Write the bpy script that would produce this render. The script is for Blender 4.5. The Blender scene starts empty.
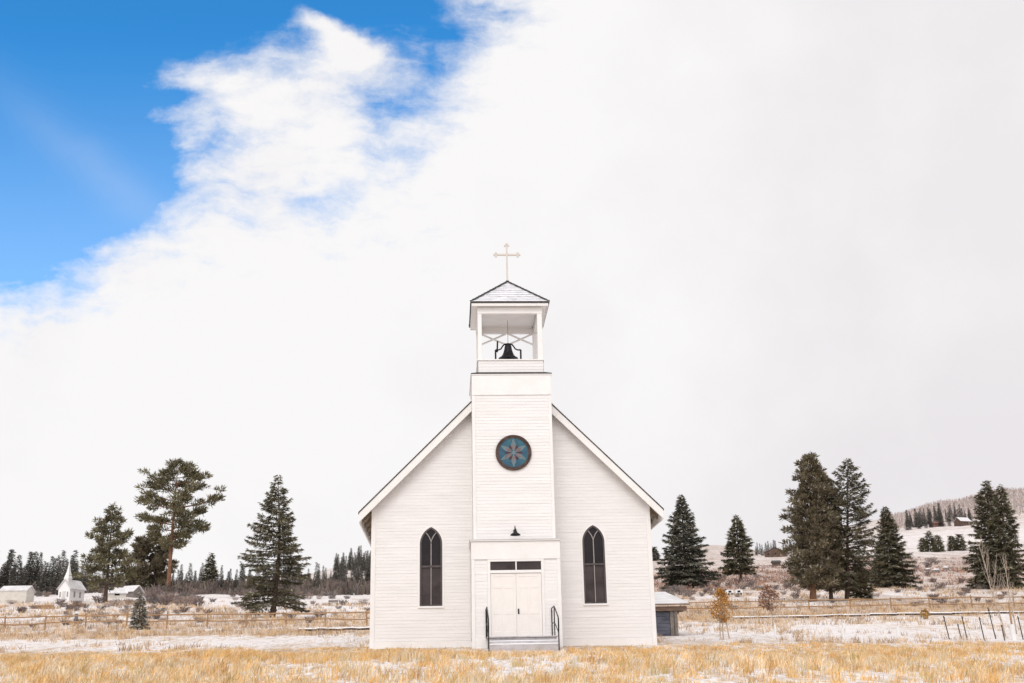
import bpy, math, random
import numpy as np
from mathutils import Vector, Matrix
random.seed(7); rng = np.random.default_rng(7)
R_ = math.radians
S = bpy.context.scene
COL = S.collection

# ------------------------------------------------------------------ viewpoint constants
FPX = 1155.0
PITCH, ROLL, YAW = R_(17.45), R_(1.2), R_(3.35)
fw = np.array([math.sin(YAW)*math.cos(PITCH), math.cos(YAW)*math.cos(PITCH), math.sin(PITCH)])
r0 = np.array([math.cos(YAW), -math.sin(YAW), 0.0]); u0 = np.cross(r0, fw)
RT = math.cos(ROLL)*r0 - math.sin(ROLL)*u0
UP = math.cos(ROLL)*u0 + math.sin(ROLL)*r0
def ray(x, y): return fw + RT*((x-512)/FPX) - UP*((y-341.5)/FPX)
CAM = -41.2*ray(514.3, 647)
CX, CY, CZ = CAM

# ------------------------------------------------------------------ terrain (height from slope tables: column, distance)
DL = np.array([12,20,25,32,41,50,60,75,90,110,130,170,220,300,400,600,900,1500,3000], float)
ROWS = {
 -300:[768,706,688,671,661,655,649,643,638,632,625,615,607,600,596,594,592,590,590],
    0:[760,700,683,667,656,649,643,637,632,625,617,607,600,594,591,589,588,587,587],
  100:[758,698,682,666,654,647,641,634,629,622,615,605,596,591,589,588,587,586,586],
  200:[756,697,681,665,652,645,639,633,628,621,615,606,598,592,589,587,586,585,585],
  300:[755,696,680,664,651,644,638,632,627,621,617,609,601,593,588,581,576,574,574],
  370:[754,695,679,663,650,643,637,631,626,619,615,607,600,591,584,571,562,560,560],
  514:[752,694,678,661,648,642,636,628,622,615,609,602,595,587,580,568,560,557,557],
  660:[751,693,677,660,646,640,634,625,619,611,605,597,590,582,575,566,561,559,559],
  715:[750,692,676,660,646,640,634,625,618,610,604,595,586,577,568,557,549,545,545],
  780:[750,692,676,660,646,640,633,624,617,609,604,595,585,575,566,557,552,551,551],
  850:[750,692,676,660,646,639,632,623,615,608,603,593,585,572,560,548,537,527,527],
  900:[750,692,676,660,646,638,632,622,614,607,602,592,584,570,556,545,532,518,518],
  960:[750,692,676,660,646,638,631,621,613,606,600,590,582,568,555,542,528,504,504],
 1024:[750,692,676,660,645,637,630,620,612,605,599,588,579,564,551,537,523,492,492],
 1300:[750,692,676,659,643,634,626,615,606,598,591,579,569,552,537,520,503,455,455],
}
CA, SL = [], []
for px in sorted(ROWS):
    q = ray(px, 610); CA.append(q[0]/q[1])
    SL.append([ (lambda w: w[2]/w[1])(ray(px, r)) for r in ROWS[px]])
CA = np.array(CA); SL = np.array(SL); LD = np.log(DL)
def ground(x, y):
    x = np.asarray(x, float); y = np.asarray(y, float)
    d = np.maximum(y-CY, 12.0)
    a = np.clip((x-CX)/d, CA[0], CA[-1]); ld = np.clip(np.log(d), LD[0], LD[-1])
    i = np.clip(np.searchsorted(CA, a)-1, 0, len(CA)-2); j = np.clip(np.searchsorted(LD, ld)-1, 0, len(LD)-2)
    ta = (a-CA[i])/(CA[i+1]-CA[i]); tb = (ld-LD[j])/(LD[j+1]-LD[j])
    ta = ta*ta*(3-2*ta)
    s = (SL[i,j]*(1-ta)+SL[i+1,j]*ta)*(1-tb)+(SL[i,j+1]*(1-ta)+SL[i+1,j+1]*ta)*tb
    return CZ + d*s
def proj(P):
    d = np.asarray(P, float)-CAM; z = d@fw
    return 512+FPX*(d@RT)/z, 341.5-FPX*(d@UP)/z
DD = np.exp(np.linspace(math.log(21), math.log(2500), 500))
def spot(px, py=None, d=None):
    """ground point seen in a given direction at a distance (or where the slope reaches that height)"""
    if d is None:
        q = ray(px, py); a = q[0]/q[1]
        X = CX+a*DD; Y = CY+DD; Z = ground(X, Y)
        rows = np.array([proj((X[k],Y[k],Z[k]))[1] for k in range(len(DD))])
        k = int(np.argmax(rows <= py)) if (rows <= py).any() else len(DD)-1
        d = DD[k]
    q = ray(px, 605 if py is None else py); x = CX+q[0]/q[1]*d; y = CY+d
    return x, y, float(ground(x, y)), d
def m_per_px(d): return d/FPX*1.0

# ------------------------------------------------------------------ materials
def newmat(name):
    m = bpy.data.materials.new(name); m.use_nodes = True
    nt = m.node_tree; b = nt.nodes['Principled BSDF']; return m, nt, b
def mat(name, col, rough=.8, var=.15, scale=3.0, bump=0.0, bscale=40, metal=0.0, spec=.3, stretch=(1,1,1), col2=None, attr=None):
    m, nt, b = newmat(name); N = nt.nodes; L = nt.links
    tc = N.new('ShaderNodeTexCoord'); mp = N.new('ShaderNodeMapping'); mp.inputs['Scale'].default_value = stretch
    L.new(tc.outputs['Object'], mp.inputs['Vector'])
    n = N.new('ShaderNodeTexNoise'); n.inputs['Scale'].default_value = scale; n.inputs['Detail'].default_value = 6; n.inputs['Roughness'].default_value = .65
    L.new(mp.outputs[0], n.inputs['Vector'])
    r = N.new('ShaderNodeValToRGB'); L.new(n.outputs['Fac'], r.inputs['Fac'])
    c2 = col2 if col2 else tuple(c*(1-var*1.6) for c in col)
    r.color_ramp.elements[0].position = .3; r.color_ramp.elements[1].position = .7
    r.color_ramp.elements[0].color = (*c2, 1); r.color_ramp.elements[1].color = (*[min(1, c*(1+var*.5)) for c in col], 1)
    out = r.outputs['Color']
    if attr:
        at = N.new('ShaderNodeAttribute'); at.attribute_name = attr
        mx = N.new('ShaderNodeMix'); mx.data_type = 'RGBA'; mx.blend_type = 'MULTIPLY'; mx.inputs[0].default_value = 1
        L.new(out, mx.inputs[6]); L.new(at.outputs['Color'], mx.inputs[7]); out = mx.outputs[2]
    L.new(out, b.inputs['Base Color'])
    b.inputs['Roughness'].default_value = rough; b.inputs['Metallic'].default_value = metal
    b.inputs['Specular IOR Level'].default_value = spec
    if bump:
        n2 = N.new('ShaderNodeTexNoise'); n2.inputs['Scale'].default_value = bscale; n2.inputs['Detail'].default_value = 4
        L.new(mp.outputs[0], n2.inputs['Vector'])
        bp = N.new('ShaderNodeBump'); bp.inputs['Strength'].default_value = bump; bp.inputs['Distance'].default_value = .02
        L.new(n2.outputs['Fac'], bp.inputs['Height']); L.new(bp.outputs[0], b.inputs['Normal'])
    return m
M = {}
M['paint'] = mat('white_siding_paint', (.775,.757,.75), .55, .06, 1.3, .12, 60, stretch=(.5,.5,6))
M['trim'] = mat('white_trim_paint', (.785,.768,.755), .5, .04, 2, .08, 50)
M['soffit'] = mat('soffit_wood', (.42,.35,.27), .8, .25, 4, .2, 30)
M['door'] = mat('door_paint', (.78,.745,.715), .45, .03, 3, .06, 40)
M['shingle'] = mat('dark_shingle', (.085,.08,.08), .9, .4, 9, .5, 25)
M['snowshingle'] = mat('snowy_shingle', (.74,.74,.77), .9, .2, 3.2, .5, 22, stretch=(1,1,2.5), col2=(.50,.50,.52))
M['black'] = mat('black_iron', (.012,.012,.013), .45, .2, 8, .1, 60, metal=.3)
M['bell'] = mat('dark_bronze', (.03,.03,.034), .4, .25, 5, .1, 40, metal=.7)
M['grille'] = mat('grey_frame_paint', (.33,.30,.29), .5, .12, 6)
M['frame'] = mat('dark_frame_paint', (.085,.07,.072), .5, .2, 6)
M['glass'] = mat('dark_glass', (.016,.011,.013), .12, .3, 1.5, .02, 3, spec=.22)
M['glass2'] = mat('painted_reflection_glass', (.062,.046,.047), .35, .45, 1.0, .03, 3, spec=.25)  # ground reflection painted in as a lighter, browner pane colour
M['copper'] = mat('copper_ring', (.095,.06,.05), .5, .5, 7, .2, 40, metal=.4)
M['teal'] = mat('teal_glass', (.03,.12,.145), .2, .4, 3.2, .1, 8, col2=(.022,.06,.12))
M['petal'] = mat('petal_glass', (.14,.20,.225), .3, .3, 6)
M['blush'] = mat('blush_glass', (.20,.145,.145), .3, .3, 6)
M['wine'] = mat('wine_glass', (.075,.02,.03), .3, .3, 6)
M['wood'] = mat('fence_wood', (.42,.26,.145), .85, .3, 3, .3, 30, stretch=(.4,.4,3))
M['greywood'] = mat('weathered_wood', (.23,.2,.18), .9, .3, 4, .3, 30)
M['beamwood'] = mat('brown_beam_wood', (.31,.215,.165), .85, .35, 4, .3, 20, stretch=(.4,2,2))
M['slate'] = mat('blue_grey_door', (.115,.12,.155), .7, .3, 2, .2, 20, stretch=(1,1,3))
M['concrete'] = mat('step_concrete', (.50,.47,.475), .9, .2, 4, .2, 30)
M['snow'] = mat('snow', (.86,.87,.9), .7, .05, 3, .3, 8)
M['oldsnow'] = mat('thin_roof_snow', (.66,.65,.665), .8, .25, 1.2, .3, 6, col2=(.50,.48,.47))
M['cream'] = mat('cream_wall', (.6,.56,.5), .8, .1, 2)
M['brownwall'] = mat('brown_log_wall', (.12,.08,.06), .9, .3, 1)
M['redwall'] = mat('red_wall', (.20,.105,.09), .9, .2, 1)
M['barkorange'] = mat('pine_bark', (.24,.125,.075), .95, .45, 2.2, .6, 8, stretch=(1,1,.35))
M['bark'] = mat('spruce_bark', (.115,.08,.06), .95, .35, 3, .6, 9, stretch=(1,1,.4))
M['palebark'] = mat('aspen_bark', (.50,.41,.33), .85, .3, 6, .2, 20, stretch=(1,1,2))
M['steel'] = mat('rusty_steel', (.10,.08,.07), .7, .4, 12, .1, 40, metal=.3)
M['white_plastic'] = mat('white_plastic', (.74,.73,.72), .5, .04, 3)
M['rock'] = mat('grey_rock', (.22,.2,.19), .95, .3, 3, .5, 10)
M['twig'] = mat('bare_twig', (.23,.175,.16), .95, .3, 3, attr='tint')
M['rust'] = mat('rust_leaf', (.52,.26,.06), .8, .25, 5, attr='tint')
M['redtwig'] = mat('red_brown_twig', (.27,.14,.09), .9, .25, 5, attr='tint')
M['ochre'] = mat('ochre_leaf', (.44,.25,.07), .8, .2, 5, attr='tint')
M['frost_light'] = mat('frost_light_needles', (.42,.405,.36), .9, .2, 2, attr='tint')  # frost mixed with painted light flecks that lift the self-shadowed crowns
M['green_spruce'] = mat('spruce_needles', (0.152, 0.135, 0.082), .85, .25, 1.2, attr='tint', spec=.15)
M['blue_spruce'] = mat('blue_spruce_needles', (0.142, 0.138, 0.104), .85, .25, 1.2, attr='tint', spec=.15)
M['olive_pine'] = mat('olive_needles', (0.158, 0.138, 0.076), .85, .25, 1.2, attr='tint', spec=.15)
M['brown_fir'] = mat('brown_olive_needles', (0.168, 0.138, 0.088), .85, .25, 1.2, attr='tint', spec=.15)
M['far_needles'] = mat('far_needles', (0.145, 0.138, 0.122), .9, .25, .5, attr='tint', spec=.1)
M['far_twig'] = mat('far_bare_wood', (.47,.40,.375), .95, .2, .05, attr='tint')
M['grass'] = mat('dry_grass', (.64,.47,.26), .85, .1, 2, attr='tint', spec=.1)
M['tuft'] = mat('dry_tuft', (.54,.43,.30), .9, .15, 2, attr='tint', spec=.1)

def ground_material():
    m, nt, b = newmat('snowy_ground'); N = nt.nodes; L = nt.links
    tc = N.new('ShaderNodeTexCoord')
    def noise(sx, sy, detail=6, rough=.6, off=0):
        mp = N.new('ShaderNodeMapping'); mp.inputs['Scale'].default_value = (sx, sy, 0.2); mp.inputs['Location'].default_value = (off, off*.7, 0)
        L.new(tc.outputs['Object'], mp.inputs['Vector'])
        n = N.new('ShaderNodeTexNoise'); n.inputs['Scale'].default_value = 1; n.inputs['Detail'].default_value = detail; n.inputs['Roughness'].default_value = rough
        L.new(mp.outputs[0], n.inputs['Vector']); return n.outputs['Fac']
    def math_(op, a, c, clamp=False):
        k = N.new('ShaderNodeMath'); k.operation = op; k.use_clamp = clamp
        for i, v in enumerate((a, c)):
            if isinstance(v, (int, float)): k.inputs[i].default_value = v
            else: L.new(v, k.inputs[i])
        return k.outputs[0]
    at = N.new('ShaderNodeAttribute'); at.attribute_name = 'cover'
    sep = N.new('ShaderNodeSeparateColor'); L.new(at.outputs['Color'], sep.inputs[0])
    big = noise(.09, .02, 7, .68); mid = noise(.7, .13, 6, .7, 5); fine = noise(5.0, 1.1, 6, .75, 11)
    s = math_('ADD', math_('MULTIPLY', big, .9), math_('ADD', math_('MULTIPLY', mid, .8), math_('MULTIPLY', fine, 1.3)))   # mean about 1.35
    s = math_('MULTIPLY', math_('SUBTRACT', s, 1.5), 3.0)
    f = math_('ADD', math_('MULTIPLY', math_('SUBTRACT', sep.outputs[0], .5), 2.4), math_('ADD', s, .5), True)
    straw = N.new('ShaderNodeValToRGB'); L.new(noise(1.6, .4, 6, .7, 21), straw.inputs['Fac'])
    straw.color_ramp.elements[0].position = .32; straw.color_ramp.elements[0].color = (.27,.17,.095,1)
    straw.color_ramp.elements[1].position = .68; straw.color_ramp.elements[1].color = (.56,.38,.20,1)
    brush = N.new('ShaderNodeValToRGB'); L.new(noise(.35, .09, 7, .72, 31), brush.inputs['Fac'])
    brush.color_ramp.elements[0].position = .35; brush.color_ramp.elements[0].color = (.26,.19,.165,1)
    brush.color_ramp.elements[1].position = .66; brush.color_ramp.elements[1].color = (.58,.47,.40,1)
    m1 = N.new('ShaderNodeMix'); m1.data_type = 'RGBA'; L.new(sep.outputs[1], m1.inputs[0]); L.new(straw.outputs[0], m1.inputs[6]); L.new(brush.outputs[0], m1.inputs[7])
    sn = N.new('ShaderNodeValToRGB'); L.new(fine, sn.inputs['Fac'])
    sn.color_ramp.elements[0].position = .3; sn.color_ramp.elements[0].color = (.60,.54,.51,1)
    sn.color_ramp.elements[1].position = .6; sn.color_ramp.elements[1].color = (.76,.725,.72,1)
    m2 = N.new('ShaderNodeMix'); m2.data_type = 'RGBA'; L.new(f, m2.inputs[0]); L.new(m1.outputs[2], m2.inputs[6]); L.new(sn.outputs[0], m2.inputs[7])
    L.new(m2.outputs[2], b.inputs['Base Color']); b.inputs['Roughness'].default_value = .9; b.inputs['Specular IOR Level'].default_value = .15
    bp = N.new('ShaderNodeBump'); bp.inputs['Strength'].default_value = .5; bp.inputs['Distance'].default_value = .12
    L.new(math_('ADD', mid, fine), bp.inputs['Height']); L.new(bp.outputs[0], b.inputs['Normal'])
    return m
M['ground'] = ground_material()

# ------------------------------------------------------------------ scene-object helpers
def link(o, parent=None):
    COL.objects.link(o)
    if parent is not None: o.parent = parent
    return o
def tag(o, label=None, cat=None, group=None, kind=None):
    for k, v in (('label', label), ('category', cat), ('group', group), ('kind', kind)):
        if v: o[k] = v
    return o
def thing(name, label, cat, loc=(0,0,0), rz=0, group=None):
    o = bpy.data.objects.new(name, None); o.empty_display_size = .3; link(o)
    o.location = loc; o.rotation_euler = (0,0,rz); return tag(o, label, cat, group)
class MB:
    def __init__(s): s.v, s.f, s.m = [], [], []
    def add(s, vs, fs, mi=0):
        b = len(s.v); s.v += [tuple(map(float, p)) for p in vs]
        for f in fs: s.f.append([b+i for i in f]); s.m.append(mi)
        return s
    def box(s, x0, x1, y0, y1, z0, z1, mi=0, bev=0.0):
        vs = [(x,y,z) for z in (z0,z1) for (x,y) in ((x0,y0),(x1,y0),(x1,y1),(x0,y1))]
        return s.add(vs, [(3,2,1,0),(4,5,6,7),(0,1,5,4),(1,2,6,5),(2,3,7,6),(3,0,4,7)], mi)
    def prism(s, pts, axis, a, b, mi=0):
        """polygon in the plane across `axis`, extruded from a to b"""
        n = len(pts)
        def mk(p, t): return (t,p[0],p[1]) if axis == 'x' else ((p[0],t,p[1]) if axis == 'y' else (p[0],p[1],t))
        vs = [mk(p, a) for p in pts]+[mk(p, b) for p in pts]
        return s.add(vs, [tuple(range(n)), tuple(range(2*n-1, n-1, -1))]+[(i, n+i, n+(i+1)%n, (i+1)%n) for i in range(n)], mi)
    def bar(s, p, q, w, h=None, mi=0):
        h = h or w; p = Vector(p); q = Vector(q); d = (q-p).normalized()
        a = d.cross(Vector((0,0,1))) if abs(d.z) < .95 else d.cross(Vector((0,1,0))); a.normalize(); c = d.cross(a)
        vs = [o+a*(sx*w/2)+c*(sz*h/2) for o in (p, q) for (sx, sz) in ((-1,-1),(1,-1),(1,1),(-1,1))]
        return s.add(vs, [(0,1,2,3),(7,6,5,4),(0,4,5,1),(1,5,6,2),(2,6,7,3),(3,7,4,0)], mi)
    def tube(s, pts, rad, n=8, mi=0, cap=True):
        pts = [Vector(p) for p in pts]; k = len(pts)
        if not hasattr(rad, '__len__'): rad = [rad]*k
        vs = []; ref = None
        for i, p in enumerate(pts):
            d = (pts[min(i+1, k-1)]-pts[max(i-1, 0)]).normalized()
            if ref is None: ref = d.cross(Vector((0,1,0))) if abs(d.y) < .9 else d.cross(Vector((1,0,0)))
            a = (ref-d*ref.dot(d)).normalized(); ref = a; c = d.cross(a)
            for j in range(n):
                t = 2*math.pi*j/n; vs.append(p+(a*math.cos(t)+c*math.sin(t))*rad[i])
        fs = [(i*n+j, i*n+(j+1)%n, (i+1)*n+(j+1)%n, (i+1)*n+j) for i in range(k-1) for j in range(n)]
        if cap: fs += [tuple(range(n-1,-1,-1)), tuple(range((k-1)*n, k*n))]
        return s.add(vs, fs, mi)
    def lathe(s, prof, c, n=24, mi=0):
        k = len(prof); vs = [(c[0]+r*math.cos(2*math.pi*j/n), c[1]+r*math.sin(2*math.pi*j/n), c[2]+z) for (r,z) in prof for j in range(n)]
        return s.add(vs, [(i*n+j, i*n+(j+1)%n, (i+1)*n+(j+1)%n, (i+1)*n+j) for i in range(k-1) for j in range(n)], mi)
    def mesh(s, name, mats):
        me = bpy.data.meshes.new(name); me.from_pydata(s.v, [], s.f)
        for m in (mats if isinstance(mats, (list, tuple)) else [mats]): me.materials.append(m)
        me.polygons.foreach_set('material_index', s.m); me.update(); return me
    def build(s, name, mats, parent=None, smooth=False, bevel=0.0):
        me = s.mesh(name, mats); o = bpy.data.objects.new(name, me); link(o, parent)
        if smooth: me.polygons.foreach_set('use_smooth', [True]*len(me.polygons))
        if bevel:
            b = o.modifiers.new('bevel', 'BEVEL'); b.width = bevel; b.segments = 2; b.limit_method = 'ANGLE'; b.angle_limit = R_(40)
        return o
def quads_mesh(name, Q, mats, mi=None, tint=None):
    """Q: (n,4,3) quads; tint (n,3) per-quad natural colour variation"""
    n = len(Q); me = bpy.data.meshes.new(name)
    me.vertices.add(n*4); me.vertices.foreach_set('co', np.ascontiguousarray(Q, np.float32).reshape(-1))
    me.loops.add(n*4); me.loops.foreach_set('vertex_index', np.arange(n*4, dtype=np.int32))
    me.polygons.add(n); me.polygons.foreach_set('loop_start', np.arange(0, n*4, 4, dtype=np.int32))
    try: me.polygons.foreach_set('loop_total', np.full(n, 4, np.int32))
    except Exception: pass
    for m in (mats if isinstance(mats, (list, tuple)) else [mats]): me.materials.append(m)
    if mi is not None: me.polygons.foreach_set('material_index', np.asarray(mi, np.int32))
    me.update(calc_edges=True)
    if tint is not None:
        at = me.color_attributes.new('tint', 'FLOAT_COLOR', 'POINT')
        c = np.ones((n, 4, 4), np.float32); c[:,:,:3] = tint[:,None,:]
        at.data.foreach_set('color', c.reshape(-1))
    return me
def join_mesh(name, parts):
    """join (mesh) data into one mesh keeping materials and the tint attribute"""
    V, F, MI, T, mats = [], [], [], [], []
    for me in parts:
        b = len(V); off = len(mats); mats += list(me.materials)
        V += [tuple(v.co) for v in me.vertices]
        at = me.color_attributes.get('tint')
        T += [tuple(at.data[i].color) for i in range(len(me.vertices))] if at else [(1,1,1,1)]*len(me.vertices)
        for p in me.polygons: F.append([b+i for i in p.vertices]); MI.append(off+p.material_index)
    me = bpy.data.meshes.new(name); me.from_pydata(V, [], F)
    for m in mats: me.materials.append(m)
    me.polygons.foreach_set('material_index', MI); me.update()
    at = me.color_attributes.new('tint', 'FLOAT_COLOR', 'POINT'); at.data.foreach_set('color', np.array(T, np.float32).reshape(-1))
    return me
def unit(a): return a/np.maximum(np.linalg.norm(a, axis=-1, keepdims=True), 1e-6)
def sprays(p, d, ln, w, side=None):
    """little tapered blades: base p, direction d, length ln, width w"""
    n = len(p); d = unit(d)
    if side is None: side = rng.normal(size=(n,3))
    s = unit(np.cross(d, side)); ln = np.asarray(ln).reshape(-1,1); w = np.asarray(w).reshape(-1,1)
    return np.stack([p-s*w*.5, p+s*w*.5, p+d*ln+s*w*.16, p+d*ln-s*w*.16], 1)

# ================================================================== GROUND
def build_ground():
    ds = np.concatenate([np.linspace(-70, 14, 12), np.exp(np.linspace(math.log(15), math.log(3000), 250))])
    aa = np.concatenate([np.linspace(-1.6, -.62, 14), np.linspace(-.6, .66, 200), np.linspace(.7, 1.6, 14)])
    X = CX + aa[None,:]*np.maximum(ds, 45)[:,None]; Y = np.repeat((CY+ds)[:,None], len(aa), 1)
    Z = ground(X, Y)
    dd = np.maximum(ds, 12)[:,None]
    Z = Z + np.where(ds[:,None] > 44, 1, .4)*(np.sin(X*.9+np.sin(Y*.31)*2)*np.sin(Y*.37+X*.21)*.05)*np.clip(dd/60, .3, 2.2)
    nr, nc = X.shape
    me = bpy.data.meshes.new('ground')
    V = np.stack([X, Y, Z], -1).reshape(-1, 3)
    idx = np.arange(nr*nc).reshape(nr, nc)
    F = np.stack([idx[:-1,:-1], idx[:-1,1:], idx[1:,1:], idx[1:,:-1]], -1).reshape(-1, 4)
    me.from_pydata(V.tolist(), [], F.tolist()); me.materials.append(M['ground'])
    me.polygons.foreach_set('use_smooth', [True]*len(me.polygons))
    # snow cover and kind of ground, by distance up the slope on the two sides of the church
    dk = [0, 24, 34, 41, 45, 52, 62, 70, 82, 86, 92, 105, 120, 150, 200, 260, 330, 400, 520, 700, 850, 1000, 3000]
    left = [.54,.57,.56,.42,.58,.70,.64,.36,.40,.58,.46,.50,.66,.70,.72,.66,.55,.5,.5,.5,.5,.5,.5]
    right= [.56,.60,.58,.45,.60,.70,.72,.68,.60,.45,.30,.36,.52,.52,.40,.30,.30,.46,.68,.70,.56,.46,.46]
    bl   = [0,0,0,0,0,0,0,0,0,0,.1,.3,.5,.7,.8,1,1,1,1,1,1,1,1]
    D = np.repeat(np.maximum(ds, 0)[:,None], len(aa), 1); A = np.repeat(aa[None,:], len(ds), 0)
    t = np.clip((A+.04)/.14, 0, 1)
    cov = np.interp(D, dk, left)*(1-t)+np.interp(D, dk, right)*t
    t2 = np.clip((A-.26)/.10, 0, 1); cov = np.where((D > 330) & (A > -.04), cov*t2+np.minimum(cov, .40)*(1-t2), cov)
    col = np.ones((nr*nc, 4), np.float32); col[:,0] = cov.reshape(-1); col[:,1] = np.interp(D, dk, bl).reshape(-1); col[:,2] = 0
    at = me.color_attributes.new('cover', 'FLOAT_COLOR', 'POINT'); at.data.foreach_set('color', col.reshape(-1))
    me.update()
    o = link(bpy.data.objects.new('ground', me)); tag(o, kind='structure')
build_ground()

# ================================================================== CHURCH
church = thing('church', 'white clapboard country church with belfry and twin arched windows', 'church')
def clapboards(mb, spans, place, z0, z1, h=.118, lip=.0118):
    """spans(z) -> list of (a,b) at a height; place(s, z, out) -> point"""
    z = z0
    while z < z1-.004:
        zt = min(z+h, z1)
        lo, hi = spans(z+.002), spans(zt-.002)
        for (a, b), (c, d) in zip(lo, hi) if len(lo) == len(hi) else []:
            if b-a < .01: continue
            if d-c < 0: c = d = (c+d)/2
            x = a
            cuts = [0.0]
            while (b-a)*(1-cuts[-1]) > 4.6: cuts.append(cuts[-1]+random.uniform(2.4, 4.2)/(b-a))
            cuts.append(1.0)
            for t0, t1 in zip(cuts[:-1], cuts[1:]):
                e = random.uniform(-.0018, .0018); g = .0015
                A, B = a+(b-a)*t0+g, a+(b-a)*t1-g; C2, D2 = c+(d-c)*t0+g, c+(d-c)*t1-g
                mb.add([place(A, z, lip+e), place(B, z, lip+e), place(D2, zt, .004+e*.3), place(C2, zt, .004+e*.3),
                        place(A, z, -.01), place(B, z, -.01)], [(0,1,2,3), (4,5,1,0)])
        z = zt
def front(y0): return lambda s, z, o: (s, y0-o, z)
def wall_mesh_front(y0, spans, z0, z1): 
    mb = MB(); clapboards(mb, spans, front(y0), z0, z1); return mb

# -- nave walls
WX, WZ, WAP, RISE = .395, 1.47, 3.69, .60
RAD = (WX**2+RISE**2)/(2*WX)
def arch_half(z, g=0.0):
    if z < WZ-g: return 0
    if z <= WAP: return WX+g
    r = RAD+g; t = r*r-(z-WAP)**2
    return max(0, math.sqrt(t)-(RAD-WX)) if t > 0 else 0
WCX = (-2.965, 2.985)
ATOP = WAP+math.sqrt((RAD-.01)**2-(RAD-WX)**2)      # height where the boards meet above the arch
def facade_spans(arched):
    def f(z):
        lim = min(5.1, 10.12-z)
        if not arched: return [(-lim, -1.4), (1.4, lim)]
        w = WX-.01 if z < WAP else arch_half(min(z, ATOP), -.01)
        return [(-lim, WCX[0]-w), (WCX[0]+w, -1.4), (1.4, WCX[1]-w), (WCX[1]+w, lim)]
    return f
fmb = MB()
clapboards(fmb, facade_spans(False), front(0), .26, WZ, h=.1210)
clapboards(fmb, facade_spans(True), front(0), WZ, ATOP, h=(ATOP-WZ)/23.9999)
clapboards(fmb, facade_spans(False), front(0), ATOP, 9.0, h=.1192)
fmb.prism([(-5.09,-.1),(5.09,-.1),(5.09,5.0),(0,10.1),(-5.09,5.0)], 'y', .30, .40)     # inner sheathing behind the boards
fmb.build('front_wall', M['paint'], church)
for s in (-1, 1):
    mb = MB(); clapboards(mb, lambda z: [(.0, 14.0)], lambda a, z, o: (s*(5.1+o), a, z), .26, 4.95)
    mb.box(s*5.02-.05, s*5.02+.05, .42, 14.0, -.3, 4.95); mb.build('side_wall', M['paint'], church)
MB().prism([(-5.09,-.3),(5.09,-.3),(5.09,5.0),(0,10.1),(-5.09,5.0)], 'y', 14.0, 14.1).build('rear_wall', M['paint'], church)
for s in (-1, 1):
    mb = MB(); mb.box(s*5.06-.08, s*5.06+.08, -.03, .1, -.15, 5.0); mb.build('corner_board', M['trim'], church, bevel=.006)
    x0, x1 = sorted((s*1.42, s*4.978))
    MB().box(x0, x1, -.026, .05, -.25, .255).build('skirt_board', M['trim'], church, bevel=.006)
# -- roof
for s in (-1, 1):
    mb = MB()
    def sl(x, dz): return (s*x, 10.42-x+dz)
    mb.prism([sl(0,0), sl(5.6,0), sl(5.6,-.055), sl(0,-.055)], 'y', -.42, 14.4, 0)
    ro = mb.build('roof', M['shingle'], church)
    mb = MB(); mb.prism([sl(0,.06), sl(5.5,.055), sl(5.5,.012), sl(0,.012)], 'y', -.33, 14.3); mb.build('snow_cover', M['snow'], ro)
    mb = MB(); mb.prism([sl(1.40,-.06), sl(5.57,-.06), sl(5.57,-.40), sl(1.40,-.40)], 'y', -.40, -.345); mb.build('rake_board', M['trim'], church, bevel=.006)
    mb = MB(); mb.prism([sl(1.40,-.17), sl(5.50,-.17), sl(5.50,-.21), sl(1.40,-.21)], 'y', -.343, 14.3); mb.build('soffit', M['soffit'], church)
    mb = MB(); mb.prism([sl(1.42,-.215), sl(5.14,-.215), sl(5.14,-.40), sl(1.42,-.40)], 'y', -.05, -.022); mb.build('frieze_board', M['trim'], church)
    mb = MB(); x0, x1 = sorted((s*5.52, s*5.568)); mb.box(x0, x1, -.342, 14.35, 4.43, 4.80); mb.build('eave_fascia', M['trim'], church)
    # exposed rafter tails under the eaves
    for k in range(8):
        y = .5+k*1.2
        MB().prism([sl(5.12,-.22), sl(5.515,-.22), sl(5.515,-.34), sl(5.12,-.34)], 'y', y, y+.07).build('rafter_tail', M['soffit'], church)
# -- tower shaft
TX0, TX1, TY = -1.44, 1.47, -1.3
tw = wall_mesh_front(TY, lambda z: [(TX0+.09, TX1-.09)], 3.62, 8.95)
for s, x in ((-1, TX0), (1, TX1)):
    clapboards(tw, lambda z: [(TY+.06, .0)] if z < 8.9 else [(TY+.06, 1.72)], (lambda s_, x_: lambda a, z, o: (x_+s_*o, a, z))(s, x), 3.62, 9.7)
tw.box(TX0+.06, TX1-.06, TY+.05, 1.70, 3.5, 9.70)
tower = tw.build('tower', M['paint'], church)
for x in (TX0+.045, TX1-.045): MB().box(x-.055, x+.055, TY-.03, TY+.06, 3.62, 8.93).build('corner_board', M['trim'], tower, bevel=.006)
MB().box(TX0-.012, TX1+.012, TY-.04, TY+.03, 8.94, 9.70).build('frieze_board', M['trim'], tower, bevel=.006)
cap = MB()
cx0, cx1, cy0, cy1 = -1.485, 1.525, -1.37, 1.82
cap.add([(cx0,cy0,9.775),(cx1,cy0,9.775),(cx1,cy1,9.775),(cx0,cy1,9.775),(-1.2,-1.06,9.90),(1.24,-1.06,9.90),(1.24,1.5,9.90),(-1.2,1.5,9.90)],
        [(0,1,5,4),(1,2,6,5),(2,3,7,6),(3,0,4,7),(4,5,6,7)])
cap.box(cx0, cx1, cy0, cy1, 9.745, 9.774)
cap = cap.build('tower_cap', M['shingle'], church)
MB().box(cx0+.012, cx1-.012, cy0+.012, cy1-.012, 9.704, 9.743).build('trim_board', M['trim'], cap)
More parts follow.
